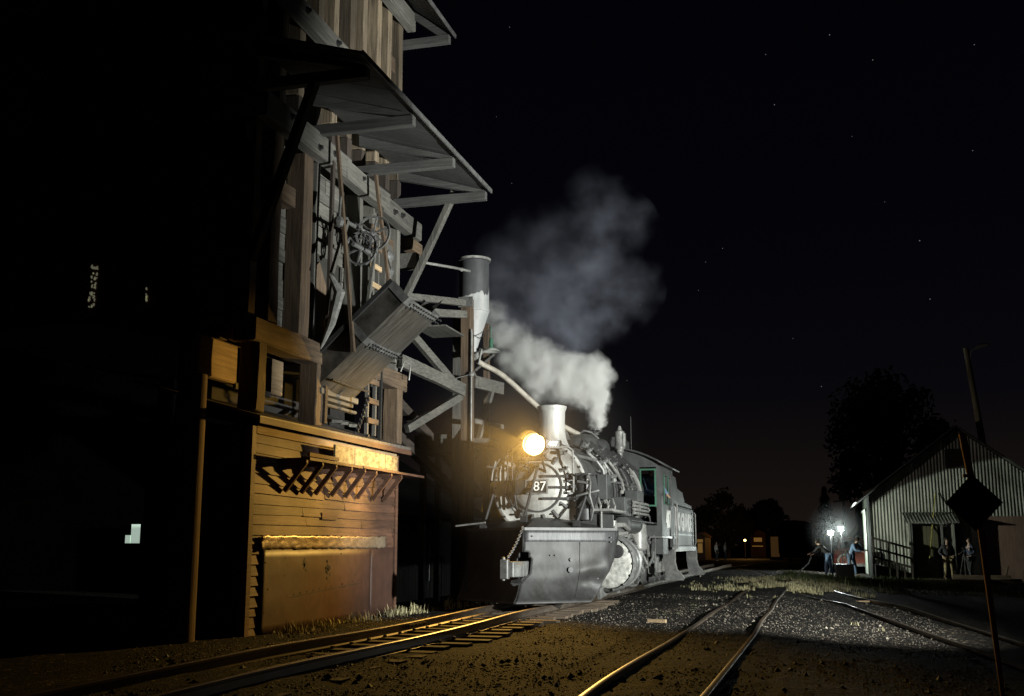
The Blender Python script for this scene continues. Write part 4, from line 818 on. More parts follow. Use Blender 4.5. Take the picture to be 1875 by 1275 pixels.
# hoist gear: shaft, wheels, chain, lift rods, lever
gear = MB(); gear.cyl((-7.45, 16.3, 6.42), (-7.45, 17.75, 6.5), .035, n=10); gear.ball((-7.45, 16.35, 6.42), .08, 8); gear.ball((-7.45, 17.45, 6.48), .07, 8); go = gear.build('hoist_shaft', steel, ct)
gear = MB(); gear.cyl((-7.4, 16.6, 6.08), (-7.4, 17.3, 6.12), .035, n=10); gear.ball((-7.4, 16.0, 6.3), .1, 8); gear.beam((-7.4, 16.0, 6.3), (-7.4, 16.05, 6.75), .03, .05); gear.build('hoist_shaft', steel, ct)
def spoke_wheel(c, r, nsp, teeth):
    mb = MB(); mb.lathe([(r - .03, -.02), (r, -.03), (r, .03), (r - .03, .02), (r - .03, -.02)], c, (0, 1, 0), 32); mb.cyl((c[0], c[1] - .05, c[2]), (c[0], c[1] + .05, c[2]), .05, n=12)
    for k in range(nsp): a = 2 * PI * k / nsp + .3; mb.beam(c, (c[0] + (r - .02) * math.cos(a), c[1], c[2] + (r - .02) * math.sin(a)), .03, .03, (0, 1, 0))
    for k in range(teeth): a = 2 * PI * k / teeth; mb.box(c[0] + r * math.cos(a) - .018, c[0] + r * math.cos(a) + .018, c[1] - .018, c[1] + .018, c[2] + r * math.sin(a) - .018, c[2] + r * math.sin(a) + .018)
    return mb
spoke_wheel((-7.42, 17.5, 6.52), .33, 6, 0).build('hoist_wheel', steel, ct)
spoke_wheel((-7.40, 16.95, 6.1), .30, 6, 20).build('sprocket_wheel', steel, ct)
chain((-7.45, 16.75, 6.5), (-7.16, 16.95, 6.0), -.02, 14, .03, .012).build('hoist_chain', dark, ct)
for (a, b_) in (((-7.55, 16.15, 7.9), (-7.12, 16.1, 4.12)), ((-7.5, 17.75, 7.7), (-7.05, 17.75, 4.6))):
    q = MB(); q.beam(a, b_, .05, .08, (0, 1, 0)); q.build('lift_rod', wb['z'], ct)
q = MB(); q.beam((-7.45, 15.9, 5.4), (-7.38, 16.3, 6.4), .06, .06); q.beam((-7.4, 17.3, 5.2), (-7.4, 17.6, 6.4), .05, .06); q.build('hoist_lever', wg['z'], ct)
q = MB(); q.tube([(-7.5, 15.95, 5.4), (-7.35, 16.0, 5.1), (-7.5, 16.05, 4.6), (-7.7, 16.1, 4.2)], [.03, .10, .07, .02], 8); q.build('counterweight', pale, ct, smooth=True)
q = MB(); q.box(-7.78, -7.72, 18.05 + .1, 18.16 + .1, 3.0, 7.1); q.box(-7.78, -7.72, 18.5, 18.56, 3.0, 7.1); lad = q.build('ladder', wg['z'], ct)
for i in range(11): z = 3.2 + i * .36; q = MB(); q.box(-7.72, -7.68, 18.1, 18.58, z, z + .1); q.build('ladder_rung', wtan if 4 < i < 9 else wb['y'], lad, bevel=.006)
q = MB(); q.box(-7.86, -7.72, 18.82, 19.2, 5.75, 6.75); fb = q.build('control_box', wg['z'], ct)
for z in (5.9, 6.2, 6.5): q = MB(); q.lathe([(.13, 0), (.13, .03), (.1, .05), (.05, .1), (0, .11)], (-7.72, 19.0, z), (1, 0, 0), 16); q.build('insulator_knob', steel, fb, smooth=True)
q = MB(); q.tube([(-7.7, 18.85, 6.5), (-7.6, 18.82, 6.2), (-7.68, 18.9, 5.7), (-7.7, 19.1, 5.5), (-7.68, 19.2, 6.0)], .012, 6); q.build('control_cable', dark, ct)
for (y, x) in ((18.2, -7.72), (18.72, -7.7)):
    q = MB(); q.box(x - .06, x, y, y + .06, 2.95, 4.3); q.build('hanger', dark, ct)
chain((-7.3, 17.2, 3.55), (-7.6, 17.4, 2.95), .02, 16, .03, .012).build('hanging_chain', dark, ct)
q = MB(); q.tube([(-7.55, 19.3, 4.3), (-7.5, 19.35, 4.5), (-7.5, 19.7, 4.5), (-7.55, 19.75, 4.2)], .015, 6); q.build('grab_iron', pale, ct)
for (y, w_) in ((16.6, .2), (16.9, .14), (17.3, .2)):
    q = MB(); q.beam((-7.6, y, 3.06), (-8.6, y + .8, 3.36), w_, .05); q.build('roof_plank', wg['x'], ct)
# braces to the sand tower
q = MB(); q.beam((W + .1, 20.05, 5.66), (-7.12, 22.05, 5.95), .12, .16); q.build('tie_beam', wg['y'], ct)
q = MB(); q.beam((W + .1, 20.05, 5.95), (-7.1, 22.1, 6.2), .10, .14); q.build('tie_beam', wg['y'], ct)
q = MB(); q.box(-7.8, -7.1, 20.6, 21.8, 5.42, 5.45); q.box(-7.8, -7.74, 20.6, 21.8, 5.45, 5.66); q.build('walkway', wg['y'], ct)
q = MB(); q.beam((W + .1, 19.9, 4.62), (-7.15, 21.95, 4.28), .12, .26); q.build('tie_beam', wg['y'], ct)
q = MB(); q.beam((W + .1, 20.6, 5.25), (-7.2, 22.0, 4.25), .12, .16); q.build('tie_brace', wg['y'], ct)
q = MB(); q.beam((W + .15, 20.2, 3.3), (-7.2, 22.05, 4.2), .12, .16); q.build('tie_brace', wg['y'], ct)
q = MB(); q.box(-7.95, -7.55, 20.06, 20.3, 6.55, 6.85); q.build('end_block', wg['y'], ct)

# ------------------------------------------------------------------ sand tower
st_ = thing('sand_tower', (-7.2, 22.5, -.2), 'slim grey steel sand silo on timber posts between coaling tower and locomotive', 'sand tower')
q = MB(); q.lathe([(.33, 6.12), (.33, 7.22), (.365, 7.23), (.365, 7.28), (.30, 7.28), (.30, 7.1)], (-7.1, 22.5, 0), (0, 0, 1), 32)
silm = bpy.data.materials.new('patchy_silo_paint')
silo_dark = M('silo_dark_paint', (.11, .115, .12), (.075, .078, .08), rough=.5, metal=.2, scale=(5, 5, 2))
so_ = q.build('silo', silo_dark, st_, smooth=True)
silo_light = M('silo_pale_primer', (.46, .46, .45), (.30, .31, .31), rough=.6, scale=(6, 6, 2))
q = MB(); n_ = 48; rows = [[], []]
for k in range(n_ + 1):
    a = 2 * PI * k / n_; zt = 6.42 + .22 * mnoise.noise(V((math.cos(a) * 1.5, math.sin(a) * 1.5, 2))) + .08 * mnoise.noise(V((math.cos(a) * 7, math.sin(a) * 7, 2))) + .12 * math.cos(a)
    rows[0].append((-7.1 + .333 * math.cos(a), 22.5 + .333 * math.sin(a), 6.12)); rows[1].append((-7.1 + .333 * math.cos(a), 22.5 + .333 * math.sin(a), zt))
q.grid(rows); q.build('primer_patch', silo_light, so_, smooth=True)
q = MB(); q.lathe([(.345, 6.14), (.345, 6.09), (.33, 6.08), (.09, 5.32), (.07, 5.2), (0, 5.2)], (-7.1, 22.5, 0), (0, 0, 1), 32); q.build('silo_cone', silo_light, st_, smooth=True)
q = MB(); q.lathe([(.334, 7.24), (.367, 7.24), (.37, 7.29), (.33, 7.29)], (-7.1, 22.5, 0), (0, 0, 1), 32); q.build('silo_rim', white_m, so_, smooth=True)
for (x, y, zt, w_, m) in ((-7.12, 22.08, 6.3, .24, wb), (-6.95, 22.95, 5.9, .14, wb), (-7.6, 22.9, 6.2, .2, wg)):
    q = MB(); q.beam((x, y, -.3), (x, y, zt), w_, w_, (1, 0, 0)); q.build('post', m['z'], st_, bevel=.012)
q = MB(); q.box(-7.28, -6.96, 21.94, 21.985, 6.1, 6.32); q.build('post_cap', steel, st_)
q = MB(); q.tube([(-6.97, 21.94, 3.0), (-6.97, 21.94, 4.6), (-6.97, 21.94, 5.5), (-6.98, 21.95, 5.6)], .02, 6); q.ball((-6.97, 21.94, 4.62), .06, 8); q.tube([(-6.97, 21.93, 4.62), (-7.3, 21.93, 4.55), (-7.3, 21.95, 4.2)], .012, 6); q.build('conduit', pale, st_)
for z in (4.5, 3.65): q = MB(); q.beam((-6.98, 22.2, z), (-6.6, 23.1, z - .05), .05, .26 if z > 4 else .1); q.build('cross_board', wg['y'], st_)
q = MB(); q.beam((-6.93, 22.3, 3.2), (-6.75, 22.8, 4.45), .1, .08); q.beam((-6.9, 22.3, 4.4), (-7.1, 22.2, 4.9), .06, .06); q.beam((-7.1, 22.6, 4.8), (-6.75, 22.9, 5.2), .05, .05); q.build('brace', wg['z'], st_)
q = MB(); q.box(-7.0, -6.62, 22.25, 22.9, 3.1, 3.28); q.build('ledge', wg['y'], st_)
q = MB(); q.tube([(-7.1, 21.0, 6.74), (-7.1, 22.2, 6.95)], .028, 8); q.ball((-7.1, 21.6, 6.84), .045, 8); q.tube([(-7.5, 20.2, 6.68), (-7.1, 21.0, 6.74)], .028, 8); q.build('air_pipe', pale, st_)
q = MB(); q.tube(smooth_line([(-7.1, 22.5, 5.22), (-7.02, 22.6, 5.0), (-6.6, 23.0, 4.75), (-6.1, 23.5, 4.25), (-5.7, 23.9, 3.85), (-5.35, 24.15, 3.62), (-5.13, 24.25, 3.5)], 4), .06, 10); q.build('sand_hose', M('worn_hose', (.50, .46, .38), (.26, .23, .19), rough=.6, scale=(8, 8, 8)), st_, smooth=True)
q = MB(); q.beam((-7.0, 22.3, 5.05), (-6.95, 22.75, 5.3), .04, .12); q.beam((-7.0, 22.5, 4.95), (-6.9, 22.4, 5.25), .03, .1); q.build('sand_valve', pale, st_)
q = MB(); q.tube([(-7.0, 22.0, 5.5), (-6.85, 22.1, 5.42), (-6.75, 22.4, 5.6), (-6.72, 22.5, 5.75)], .01, 5); q.build('lamp_wire', dark, st_)
lp = thing('barn_lamp', (-6.72, 22.55, 5.2), 'unlit green necked barn lamp with wide pale shade hanging beside the silo cone', 'lamp')
q = MB(); q.cyl((-6.72, 22.55, 5.5), (-6.72, 22.55, 5.75), .012, n=6); q.lathe([(0, 5.52), (.035, 5.5), (.05, 5.42), (.045, 5.33), (.06, 5.28)], (-6.72, 22.55, 0), (0, 0, 1), 16); q.build('lamp_neck', green_m, lp, smooth=True)
q = MB(); q.lathe([(.06, 5.28), (.12, 5.26), (.2, 5.21), (.21, 5.2), (.19, 5.2), (.05, 5.25)], (-6.72, 22.55, 0), (0, 0, 1), 24); q.build('lamp_shade', M('pale_enamel', (.66, .68, .64), rough=.35, bump=0), lp, smooth=True)

# ------------------------------------------------------------------ dark shed between the tower and the locomotive
ds = thing('board_shed', (-10.4, 25.5, -.2), 'dark vertical board shed with a half open door in the shade behind the red shed', 'shed')
q = MB(); y = 22.6
while y < 29:
    w_ = random.uniform(.16, .24)
    if y + .1 > 25.1 and not hasattr(q, 'cut'): q.build('board_wall', wd['z'], ds); q = MB(); q.cut = 1
    if not 25.1 < y + .1 < 26.0: q.box(-9.04 + random.uniform(-.01, .01), -8.99, y, y + w_ - .012, -.25, 1.72)
    y += w_
q.build('board_wall', wd['z'], ds)
q = MB(); q.box(-12, -9.06, 22.65, 29, -.3, 1.7); q.build('shed_body', wd['y'], ds)
q = MB()
for i in range(8): q.box(-9.03, -8.985, 25.15, 25.95, -.2 + i * .235, -.2 + i * .235 + .222)
do = q.build('door', wb['y'], ds); q = MB(); q.box(-8.98, -8.93, 25.2, 25.24, .65, .85); q.box(-8.97, -8.93, 24.9, 24.94, .2, 1.5); q.build('door_handle', pale, do)
q = MB(); q.grid([[(-8.7, 22.3, 1.72), (-8.7, 29.3, 1.72)], [(-12.3, 22.3, 3.9), (-12.3, 29.3, 3.9)]]); q.build('roof', rooftin, ds, thick=.06)
q = MB(); q.box(-8.85, -8.72, 22.3, 29.2, 1.6, 1.69); q.build('door_track', wd['y'], ds)
for (a, b_) in (((-8.2, 20.4, 3.35), (-8.3, 26.2, 1.95)), ((-8.05, 20.3, 3.9), (-8.2, 26.4, 2.3))):
    q = MB(); q.beam(a, b_, .16, .2); tag(q.build('slanting_beam', wd['y'], loc=a), 'dark slanting timber beam, %s of the pair running from the coaling tower down to the board shed' % ('lower' if a[2] < 3.5 else 'upper'), 'beam', 'slanting beams behind the red shed')
# platform structure behind the sand tower
ps = MB(); ps.box(-8.6, -7.5, 22.9, 24.2, 3.05, 3.45); ps.box(-8.5, -8.38, 23.0, 23.12, -.3, 3.05); ps.box(-7.7, -7.58, 24.0, 24.12, -.3, 3.05); ps.box(-8.5, -8.38, 24.0, 24.12, -.3, 3.05); ps.box(-7.7, -7.58, 23.0, 23.12, -.3, 3.05)
tag(ps.build('timber_platform', wg['y'], loc=(-8, 23.5, -.2)), 'timber platform on legs behind the sand tower posts', 'platform')
WOODY = False
# ------------------------------------------------------------------ people
def skin(name, verts, edges, mat, parent, levels=1):
    me = bpy.data.meshes.new(name); me.from_pydata([V(v[:3]) for v in verts], edges, []); me.materials.append(mat)
    o = bpy.data.objects.new(name, me); COL.objects.link(o)
    if parent is not None: o.parent = parent
    m = o.modifiers.new('skin', 'SKIN'); m.use_smooth_shade = True
    sv = me.skin_vertices[0].data if me.skin_vertices else None
    if sv is None:
        bm = bmesh.new(); bm.from_mesh(me); bm.verts.layers.skin.verify(); bm.to_mesh(me); bm.free(); sv = me.skin_vertices[0].data
    for i, v in enumerate(verts):
        r = v[3]; sv[i].radius = r if isinstance(r, tuple) else (r, r); sv[i].use_root = (i == 0)
    s = o.modifiers.new('sub', 'SUBSURF'); s.levels = levels; s.render_levels = levels
    return o
skin_m = M('skin_tone', (.50, .33, .24), (.42, .27, .2), rough=.55, bump=0, dirt=.1)
def cloth(name, c): return M(name, c, tuple(x * .7 for x in c), rough=.85, scale=(14, 14, 14), bump=.2)
def person(loc, yaw, label, jacket, trousers, hair, lean=0, hands=None, feet=None, hat=None, sit=False, shoes=None):
    rt = thing('person', loc, label, 'person'); rt.rotation_euler = (0, 0, yaw)
    cl, sl = math.cos(lean), math.sin(lean); hz_ = .93
    def T(x, y, z): dz = z - hz_; return (x, y * cl - dz * sl, hz_ + dz * cl + y * sl * 0)
    pel = (0, 0, hz_); sp1 = T(0, .0, 1.12); ch = T(0, -.01, 1.34); nk = T(0, 0, 1.49); hb = T(0, -.015, 1.57); hm = T(0, -.02, 1.65); ht = T(0, -.01, 1.73); ns = T(0, -.115, 1.63)
    hands = hands or ((-.27, -.06, .84), (.27, -.06, .84)); feet = feet or ((-.11, .02), (.11, .0))
    bv = [(*pel, (.14, .10)), (*sp1, (.13, .095)), (*ch, (.16, .10)), (*nk, .055), (*hb, .07), (*hm, .092), (*ht, .06), (*ns, .014)]; be = [(0, 1), (1, 2), (2, 3), (3, 4), (4, 5), (5, 6), (5, 7)]
    jv = [(*pel, (.165, .125)), (*sp1, (.16, .12)), (*ch, (.185, .125)), (*T(0, 0, 1.47), .075)]; je = [(0, 1), (1, 2), (2, 3)]
    tv = [(*pel, (.15, .12))]; te = []
    sh_ = []
    for i, s in enumerate((-1, 1)):
        sho = V(T(s * .185, 0, 1.42)); hd_ = V(hands[i]); d = hd_ - sho
        L1 = .30; L2 = .27; D = min(d.length, .56); mid = sho + d * .52; bend = math.sqrt(max(0, .288 ** 2 - (D / 2) ** 2)); out = V((s * .6, .8, -.1)); out = (out - d.normalized() * out.dot(d.normalized())).normalized(); el = mid + out * bend
        wr = hd_; b = len(bv); dirn = (wr - el).normalized(); k1 = wr + dirn * .06
        bv += [(*sho, .055), (*el, .042), (*wr, .028), (*k1, (.03, .02))]; be += [(2, b), (b, b + 1), (b + 1, b + 2), (b + 2, b + 3)]
        sd = dirn.cross(V((0, -1, .2))).normalized(); cu = V((0, -1, 0))
        for f in range(4):
            p1 = k1 + sd * (.030 - .02 * f) + dirn * .03; p2 = p1 + dirn * (.032 + .008 * (f in (1, 2))) + cu * .016; q = len(bv); bv += [(*p1, .009), (*p2, .008)]; be += [(b + 3, q), (q, q + 1)]
        p1 = wr + sd * .045 + dirn * .03; p2 = p1 + dirn * .035 + cu * .012; q = len(bv); bv += [(*p1, .011), (*p2, .009)]; be += [(b + 2, q), (q, q + 1)]
        j = len(jv); jv += [(*sho, .078), (*el, .062), (*(wr - dirn * .01), .045)]; je += [(2, j), (j, j + 1), (j + 1, j + 2)]
        hip = V((s * .095, 0, .90)); fx_, fy_ = feet[i]; an = V((fx_, fy_, .09))
        kn = (hip + an) / 2 + V((0, -.05 if not sit else -.3, .02)); toe = V((fx_ * 1.1, fy_ - .17, .035))
        b = len(bv); bv += [(*hip, .08), (*kn, .055), (*an, .038), (*toe, .03)]; be += [(0, b), (b, b + 1), (b + 1, b + 2), (b + 2, b + 3)]
        t = len(tv); tv += [(*hip, .105), (*kn, .075), (*(an + V((0, 0, .0))), .062)]; te += [(0, t), (t, t + 1), (t + 1, t + 2)]
        sh_.append([(*(an - V((0, 0, .03))), .05), (*(an + V((0, -.09, -.045))), .046), (*toe, .038)])
    skin('body', bv, be, skin_m, rt); skin('jacket', jv, je, jacket, rt); skin('trousers', tv, te, trousers, rt)
    for v in sh_: skin('shoe', v, [(0, 1), (1, 2)], shoes or dark, rt)
    c = V(hm); q = MB(); q.ball(c + V((0, .018, .03)), .105, 12, (.95, 1, .95))
    q.v = [v if not (v.y < c.y - .055 and v.z < c.z + .045) else V((v.x * .8, c.y - .03, v.z)) for v in q.v]
    if hat is not None: q.tube([c + V((0, -.0, .085)), c + V((0, -.18, .075))], [.085, .06], 8)
    h_ = q.build('cap' if hat is not None else 'hair', hat or hair); h_.parent = rt
    h_.data['t'] = 0
    return rt
jk_dark = cloth('dark_jacket', (.05, .052, .06)); jk_navy = cloth('navy_jacket', (.06, .075, .12)); jk_blue = cloth('pale_blue_jacket', (.22, .33, .5)); jk_white = cloth('pale_jacket', (.55, .55, .5)); jk_black = cloth('black_coat', (.03, .03, .03))
tr_tan = cloth('tan_trousers', (.42, .34, .19)); tr_dark = cloth('dark_trousers', (.05, .05, .055)); tr_jean = cloth('blue_jeans', (.12, .18, .28)); hair_d = cloth('dark_hair', (.06, .045, .035))
PZ = -.46
person((5.24, 50.6, PZ), .25, 'person in a dark jacket and tan trousers standing on the platform by the dark door', jk_dark, tr_tan, hair_d, hands=((-.22, -.12, 1.0), (.22, -.12, 1.0)), feet=((-.14, .0), (.16, -.05)))
person((6.12, 50.4, PZ), -1.2, 'person in a navy jacket facing left beside a tripod on the platform', jk_navy, tr_dark, hair_d, hands=((-.12, -.36, 1.12), (.2, -.2, 1.05)), feet=((-.1, .05), (.12, -.08)))
g1 = gz(.45, 50)
person((.38, 50.2, g1), -1.9, 'person in dark clothes and jeans bending over near the work lights', jk_black, tr_jean, hair_d, lean=.75, hands=((-.16, -.75, .95), (.16, -.78, .98)), feet=((-.15, .1), (.17, -.1)))
person((1.28, 50.0, g1), 1.1, 'person in a pale blue jacket stooping at a camera tripod left of the ramp', jk_blue, tr_jean, hair_d, lean=.5, hands=((-.2, -.62, 1.08), (.2, -.62, 1.12)), feet=((-.22, .12), (.26, -.1)))
person((-9.02, 102, gz(-9, 102)), 1.2, 'distant person in a pale top standing on the far street, further left of the two', jk_white, tr_dark, hair_d)
person((-8.55, 106, gz(-9, 106)), 1.4, 'distant person in a pale top standing on the far street, nearer the tree trunk', jk_white, tr_dark, hair_d)
person((-4.05, 27.35, 1.245), .7, 'engine driver leaning at the open cab window of the locomotive', jk_blue, tr_dark, hair_d, lean=.25, hands=((-.1, -.5, 1.05), (.30, -.42, 1.0)), hat=cloth('grey_cap', (.2, .2, .22)))
def tripod(loc, h, label):
    t = thing('camera_tripod', loc, label, 'tripod'); q = V(loc)
    for k in range(3):
        a = 2 * PI * k / 3 + .4; m = MB(); m.tube([q + V((.30 * math.cos(a), .30 * math.sin(a), 0)), q + V((.16 * math.cos(a), .16 * math.sin(a), h * .45)), q + V((.03 * math.cos(a), .03 * math.sin(a), h * .86))], [.012, .016, .02], 6); m.build('tripod_leg', steel, t)
    m = MB(); m.cyl(q + V((0, 0, h * .8)), q + V((0, 0, h)), .018, n=8); m.box(q.x - .05, q.x + .05, q.y - .04, q.y + .04, q.z + h, q.z + h + .03); m.build('centre_column', dark, t)
    m = MB(); m.box(q.x - .07, q.x + .07, q.y - .045, q.y + .045, q.z + h + .03, q.z + h + .14); m.cyl((q.x, q.y - .04, q.z + h + .085), (q.x, q.y - .16, q.z + h + .085), .04, n=12); m.build('camera', dark, t)
tripod((5.85, 50.1, PZ), 1.25, 'camera tripod standing in front of the person in the navy jacket')
tripod((1.1, 49.2, g1), 1.35, 'camera tripod in front of the red truck, used by the stooping person')

# ------------------------------------------------------------------ corrugated warehouse
GY = 52.0; WX0, WX1, AX = 2.29, 9.9, 6.05; WE, WA = 3.26, 6.15
wt = thing('corrugated_warehouse', (6, 58, -.55), 'corrugated iron gabled warehouse with a porch door, lit pale green from one side', 'warehouse')
cor = M('galvanised_corrugated', (.40, .41, .36), (.22, .22, .185), rough=.6, metal=.05, scale=(3, 3, .6), bump=.1, dirt=.45)
def roofz(x): return WE + (WA - WE) * (1 - abs(x - AX) / (AX - WX0)) if x <= AX else WA - (WA - WE) * (x - AX) / (WX1 - AX)
pitch = .138
q = MB(); rows = [[] for _ in range(11)]; x = WX0
while x <= WX1:
    zt = roofz(x) - .02
    for i in range(11):
        z = -.6 + (zt + .6) * i / 10; dn = mnoise.noise(V((x * .9, z * .8, 3))) * .03 + mnoise.noise(V((x * 2.5, z * 2.2, 6))) * .012
        rows[i].append((x, GY - .016 * math.cos((x - WX0 + dn * .6) / pitch * 2 * PI) + dn - .01, z))
    x += pitch / 8
q.grid(rows); gab = q.build('gable_wall', cor, wt, smooth=True)
q = MB(); q.prism([(WX0 + .03, GY + .05, -.6), (WX1 - .03, GY + .05, -.6), (WX1 - .03, GY + .05, WE - .06), (AX, GY + .05, WA - .08), (WX0 + .03, GY + .05, WE - .06)], (0, 21, 0)); q.build('warehouse_body', M('pale_green_boards', (.30, .33, .27), (.2, .22, .18), scale=(3, 6, 20)), wt)
q = MB(); rows = [[], []]; y = GY
while y < GY + 21: xx = WX0 - .012 * math.cos((y - GY) / .3 * 2 * PI); rows[0].append((xx, y, -.6)); rows[1].append((xx, y, WE)); y += .05
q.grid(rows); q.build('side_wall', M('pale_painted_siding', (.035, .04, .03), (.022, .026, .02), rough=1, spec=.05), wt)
q = MB(); q.box(WX0 - .06, WX0 - .02, GY + 4.5, GY + 8, -.4, 2.6); q.box(WX0 - .09, WX0 - .06, GY + 4, GY + 9, 2.6, 2.72); sd = q.build('sliding_door', M('grey_green_boards', (.24, .27, .22), scale=(3, 12, 2)), wt)
q = MB(); q.box(WX0 - .05, WX0 + .03, GY - .04, GY + .06, -.6, WE); q.build('corner_trim', M('trim_paint', (.04, .046, .035), spec=.05), wt)
q = MB(); q.grid([[(WX0 - .62, GY - .5, WE - .36), (AX, GY - .5, WA + .05), (WX1 + .5, GY - .5, WE - .30)], [(WX0 - .62, GY + 21, WE - .36), (AX, GY + 21, WA + .05), (WX1 + .5, GY + 21, WE - .3)]]); q.build('roof', M('dark_iron_roof', (.09, .09, .085), rough=.6), wt, thick=.07)
q = MB(); q.box(5.55, 6.35, GY - .07, GY - .035, 4.34, 5.12); vn = q.build('gable_vent', dark, wt)
q = MB()
for i in range(8): q.box(5.6, 6.3, GY - .10, GY - .075, 4.38 + i * .09, 4.43 + i * .09)
q.box(5.5, 6.4, GY - .10, GY - .04, 5.12, 5.17); q.build('louvres', wd['x'], vn)
# porch
ax0, ax1 = 3.8, 6.0
q = MB(); lo_r, hi_r = [], []; x = ax0
while x <= ax1: dz = .02 * math.cos((x - ax0) / pitch * 2 * PI); lo_r.append((x - .1, GY - .95, 1.95 + dz)); hi_r.append((x - .2, GY - .04, 2.42 + dz)); x += pitch / 6
q.grid([lo_r, hi_r]); q.build('porch_roof', cor, wt, smooth=True, thick=.012)
q = MB(); q.box(ax0 - .02, ax0 + .06, GY - .82, GY - .05, -.45, 1.98); q.build('porch_cheek', cor, wt); q = MB(); q.box(ax1 - .42, ax1 - .34, GY - .8, GY - .05, -.45, 1.95); q.build('porch_cheek', cor, wt)
q = MB(); q.box(ax0 + .06, ax0 + .14, GY - .8, GY - .72, -.45, 1.95); q.box(5.1, 5.19, GY - .8, GY - .72, -.45, 1.95); q.build('porch_post', pale, wt)
q = MB()
for i in range(6): q.box(4.1 + i * .15, 4.1 + i * .15 + .14, GY - .6, GY - .56, -.44, 1.82)
do = q.build('porch_door', M('olive_door_boards', (.17, .16, .09), (.11, .10, .06), scale=(20, 20, 1.5)), wt); q = MB(); q.ball((4.95, GY - .65, .75), .05, 8); q.beam((4.75, GY - .63, .75), (4.95, GY - .63, .75), .06, .1); q.build('door_lock', pale, do)
q = MB(); q.box(5.0, 5.75, GY - .3, GY - .25, -.44, 1.9); q.build('dark_doorway', dark, wt)
q = MB(); q.box(6.42, 6.78, GY - .12, GY - .05, -.4, 1.95); q.build('white_board', whitepaint, wt)
q = MB(); q.box(6.9, WX1, GY - .09, GY - .045, -.5, 2.25); q.build('brown_panel', M('red_brown_panel', (.26, .17, .13), (.17, .11, .085), scale=(12, 12, 1.5)), wt)  # mottled red-brown over the whole panel
q = MB(); q.cyl((4.5, GY - 1.2, .2), (5.05, GY - .1, 3.25), .022, n=6)
tag(q.build('leaning_pole', M('yellow_paint', (.55, .48, .12)), loc=(4.5, GY - 1.2, -.45)), 'thin yellow pole leaning across the porch roof against the warehouse', 'pole')
# ramp with handrail
rp_ = thing('ramp', (3.1, 51, -.55), 'timber ramp with a slanting two rail handrail along the warehouse front', 'ramp')
q = MB(); q.prism([(2.3, 50.6, -.6), (3.85, 50.6, -.6), (3.85, 50.6, -.2), (2.3, 50.6, .2)], (0, .9, 0)); q.build('ramp_deck', wd['x'], rp_)
for z in (0, -.42, -.8): q = MB(); q.beam((2.25, 50.55, 1.32 + z), (3.8, 50.55, .86 + z), .05, .09); q.build('handrail', wd['x'], rp_)
for i in range(6): x = 2.25 + i * .31; q = MB(); q.box(x - .035, x + .035, 50.5, 50.57, -.6, 1.30 - (x - 2.25) * .29); q.build('rail_post', wd['z'], rp_)
# platform and timber stack
pf = thing('loading_platform', (5.6, 50.6, -.6), 'low timber platform under the two standing people at the warehouse door', 'platform')
q = MB()
for i in range(7): q.box(3.8, 8.0, 49.9 + i * .22, 49.9 + i * .22 + .21, -.54, -.47)
q.box(3.85, 7.9, 49.92, 49.98, -.62, -.54); q.build('deck', wd['x'], pf)
random.seed(5)
for i, (x0, x1, y, z, l_) in enumerate([(3.4, 5.0, 48.6, -.46, 'squared timber lying nearest the grass at the left end of the pile'), (4.9, 6.6, 48.5, -.46, 'old timber lying in front of the platform, middle of the pile'), (6.3, 7.8, 48.7, -.45, 'old timber at the right end of the pile by the leaning post'), (5.2, 7.4, 49.0, -.28, 'long timber lying on top of the others in the pile'), (6.0, 6.9, 49.4, -.38, 'short pale squared block on the platform edge')]):
    q = MB(); q.beam((x0, y, z), (x1, y + random.uniform(-.3, .3), z + random.uniform(-.03, .03)), .2, .18); tag(q.build('timber', wtan if i == 4 else wb['x'], loc=(x0, y, z), bevel=.02), l_, 'timber', 'timbers piled before the platform')
q = MB(); q.beam((7.25, 49.7, -.5), (7.42, 49.6, .15), .09, .09); tag(q.build('stub_post', wb['z'], loc=(7.25, 49.7, -.5)), 'short stub post sticking up at the right end of the platform', 'post')
q = MB(); q.lathe([(.0, .0), (.22, 0), (.24, .05), (.1, .1), (0, .1)], (6.35, 50.2, -.46), (0, 0, 1), 16); tag(q.build('pan_lid', pale, loc=(6.35, 50.2, -.46)), 'round pale lid lying on the platform below the white board', 'lid')

# ------------------------------------------------------------------ poles and sign
lpz = thing('street_lamp', (8.0, 54, -.55), 'tall leaning timber lamp pole with an unlit curved arm lamp above the warehouse', 'street lamp')
q = MB(); q.tube([(8.15, 54.6, -.6), (7.65, 54.6, 4.3), (7.1, 54.6, 10.15)], [.19, .17, .12], 14); q.build('pole', wood('lamp_pole_wood', (.26, .24, .15), (.12, .11, .07), 'z'), lpz, smooth=True)
q = MB(); q.tube([(7.25, 54.45, 9.6), (7.27, 54.4, 9.85), (7.35, 54.35, 10.0), (7.5, 54.3, 10.08)], .03, 8); q.build('lamp_arm', pale, lpz, smooth=True)
q = MB(); q.tube([(7.45, 54.3, 10.05), (7.6, 54.3, 10.13), (7.8, 54.28, 10.2), (8.05, 54.25, 10.2), (8.1, 54.25, 10.18)], [.05, .1, .11, .09, .03], 10); q.build('lamp_head', pale, lpz, smooth=True)
dsn = thing('diamond_sign', (1.6, 11.5, -.4), 'black backed diamond sign on a leaning post coloured as amber-lit at the right edge', 'sign')
cx, bz, sy = 1.44, 1.455, 11.5
q2 = MB(); q2.prism([(cx - .24, sy - .045, bz), (cx + .02, sy - .045, bz - .275), (cx + .28, sy - .045, bz), (cx + .02, sy - .045, bz + .275)], (0, .018, 0))
m_post = wood('amber_lit_post', (.5, .28, .10), (.2, .1, .04), 'z')  # orange wood colour carries the headlight's amber on the post
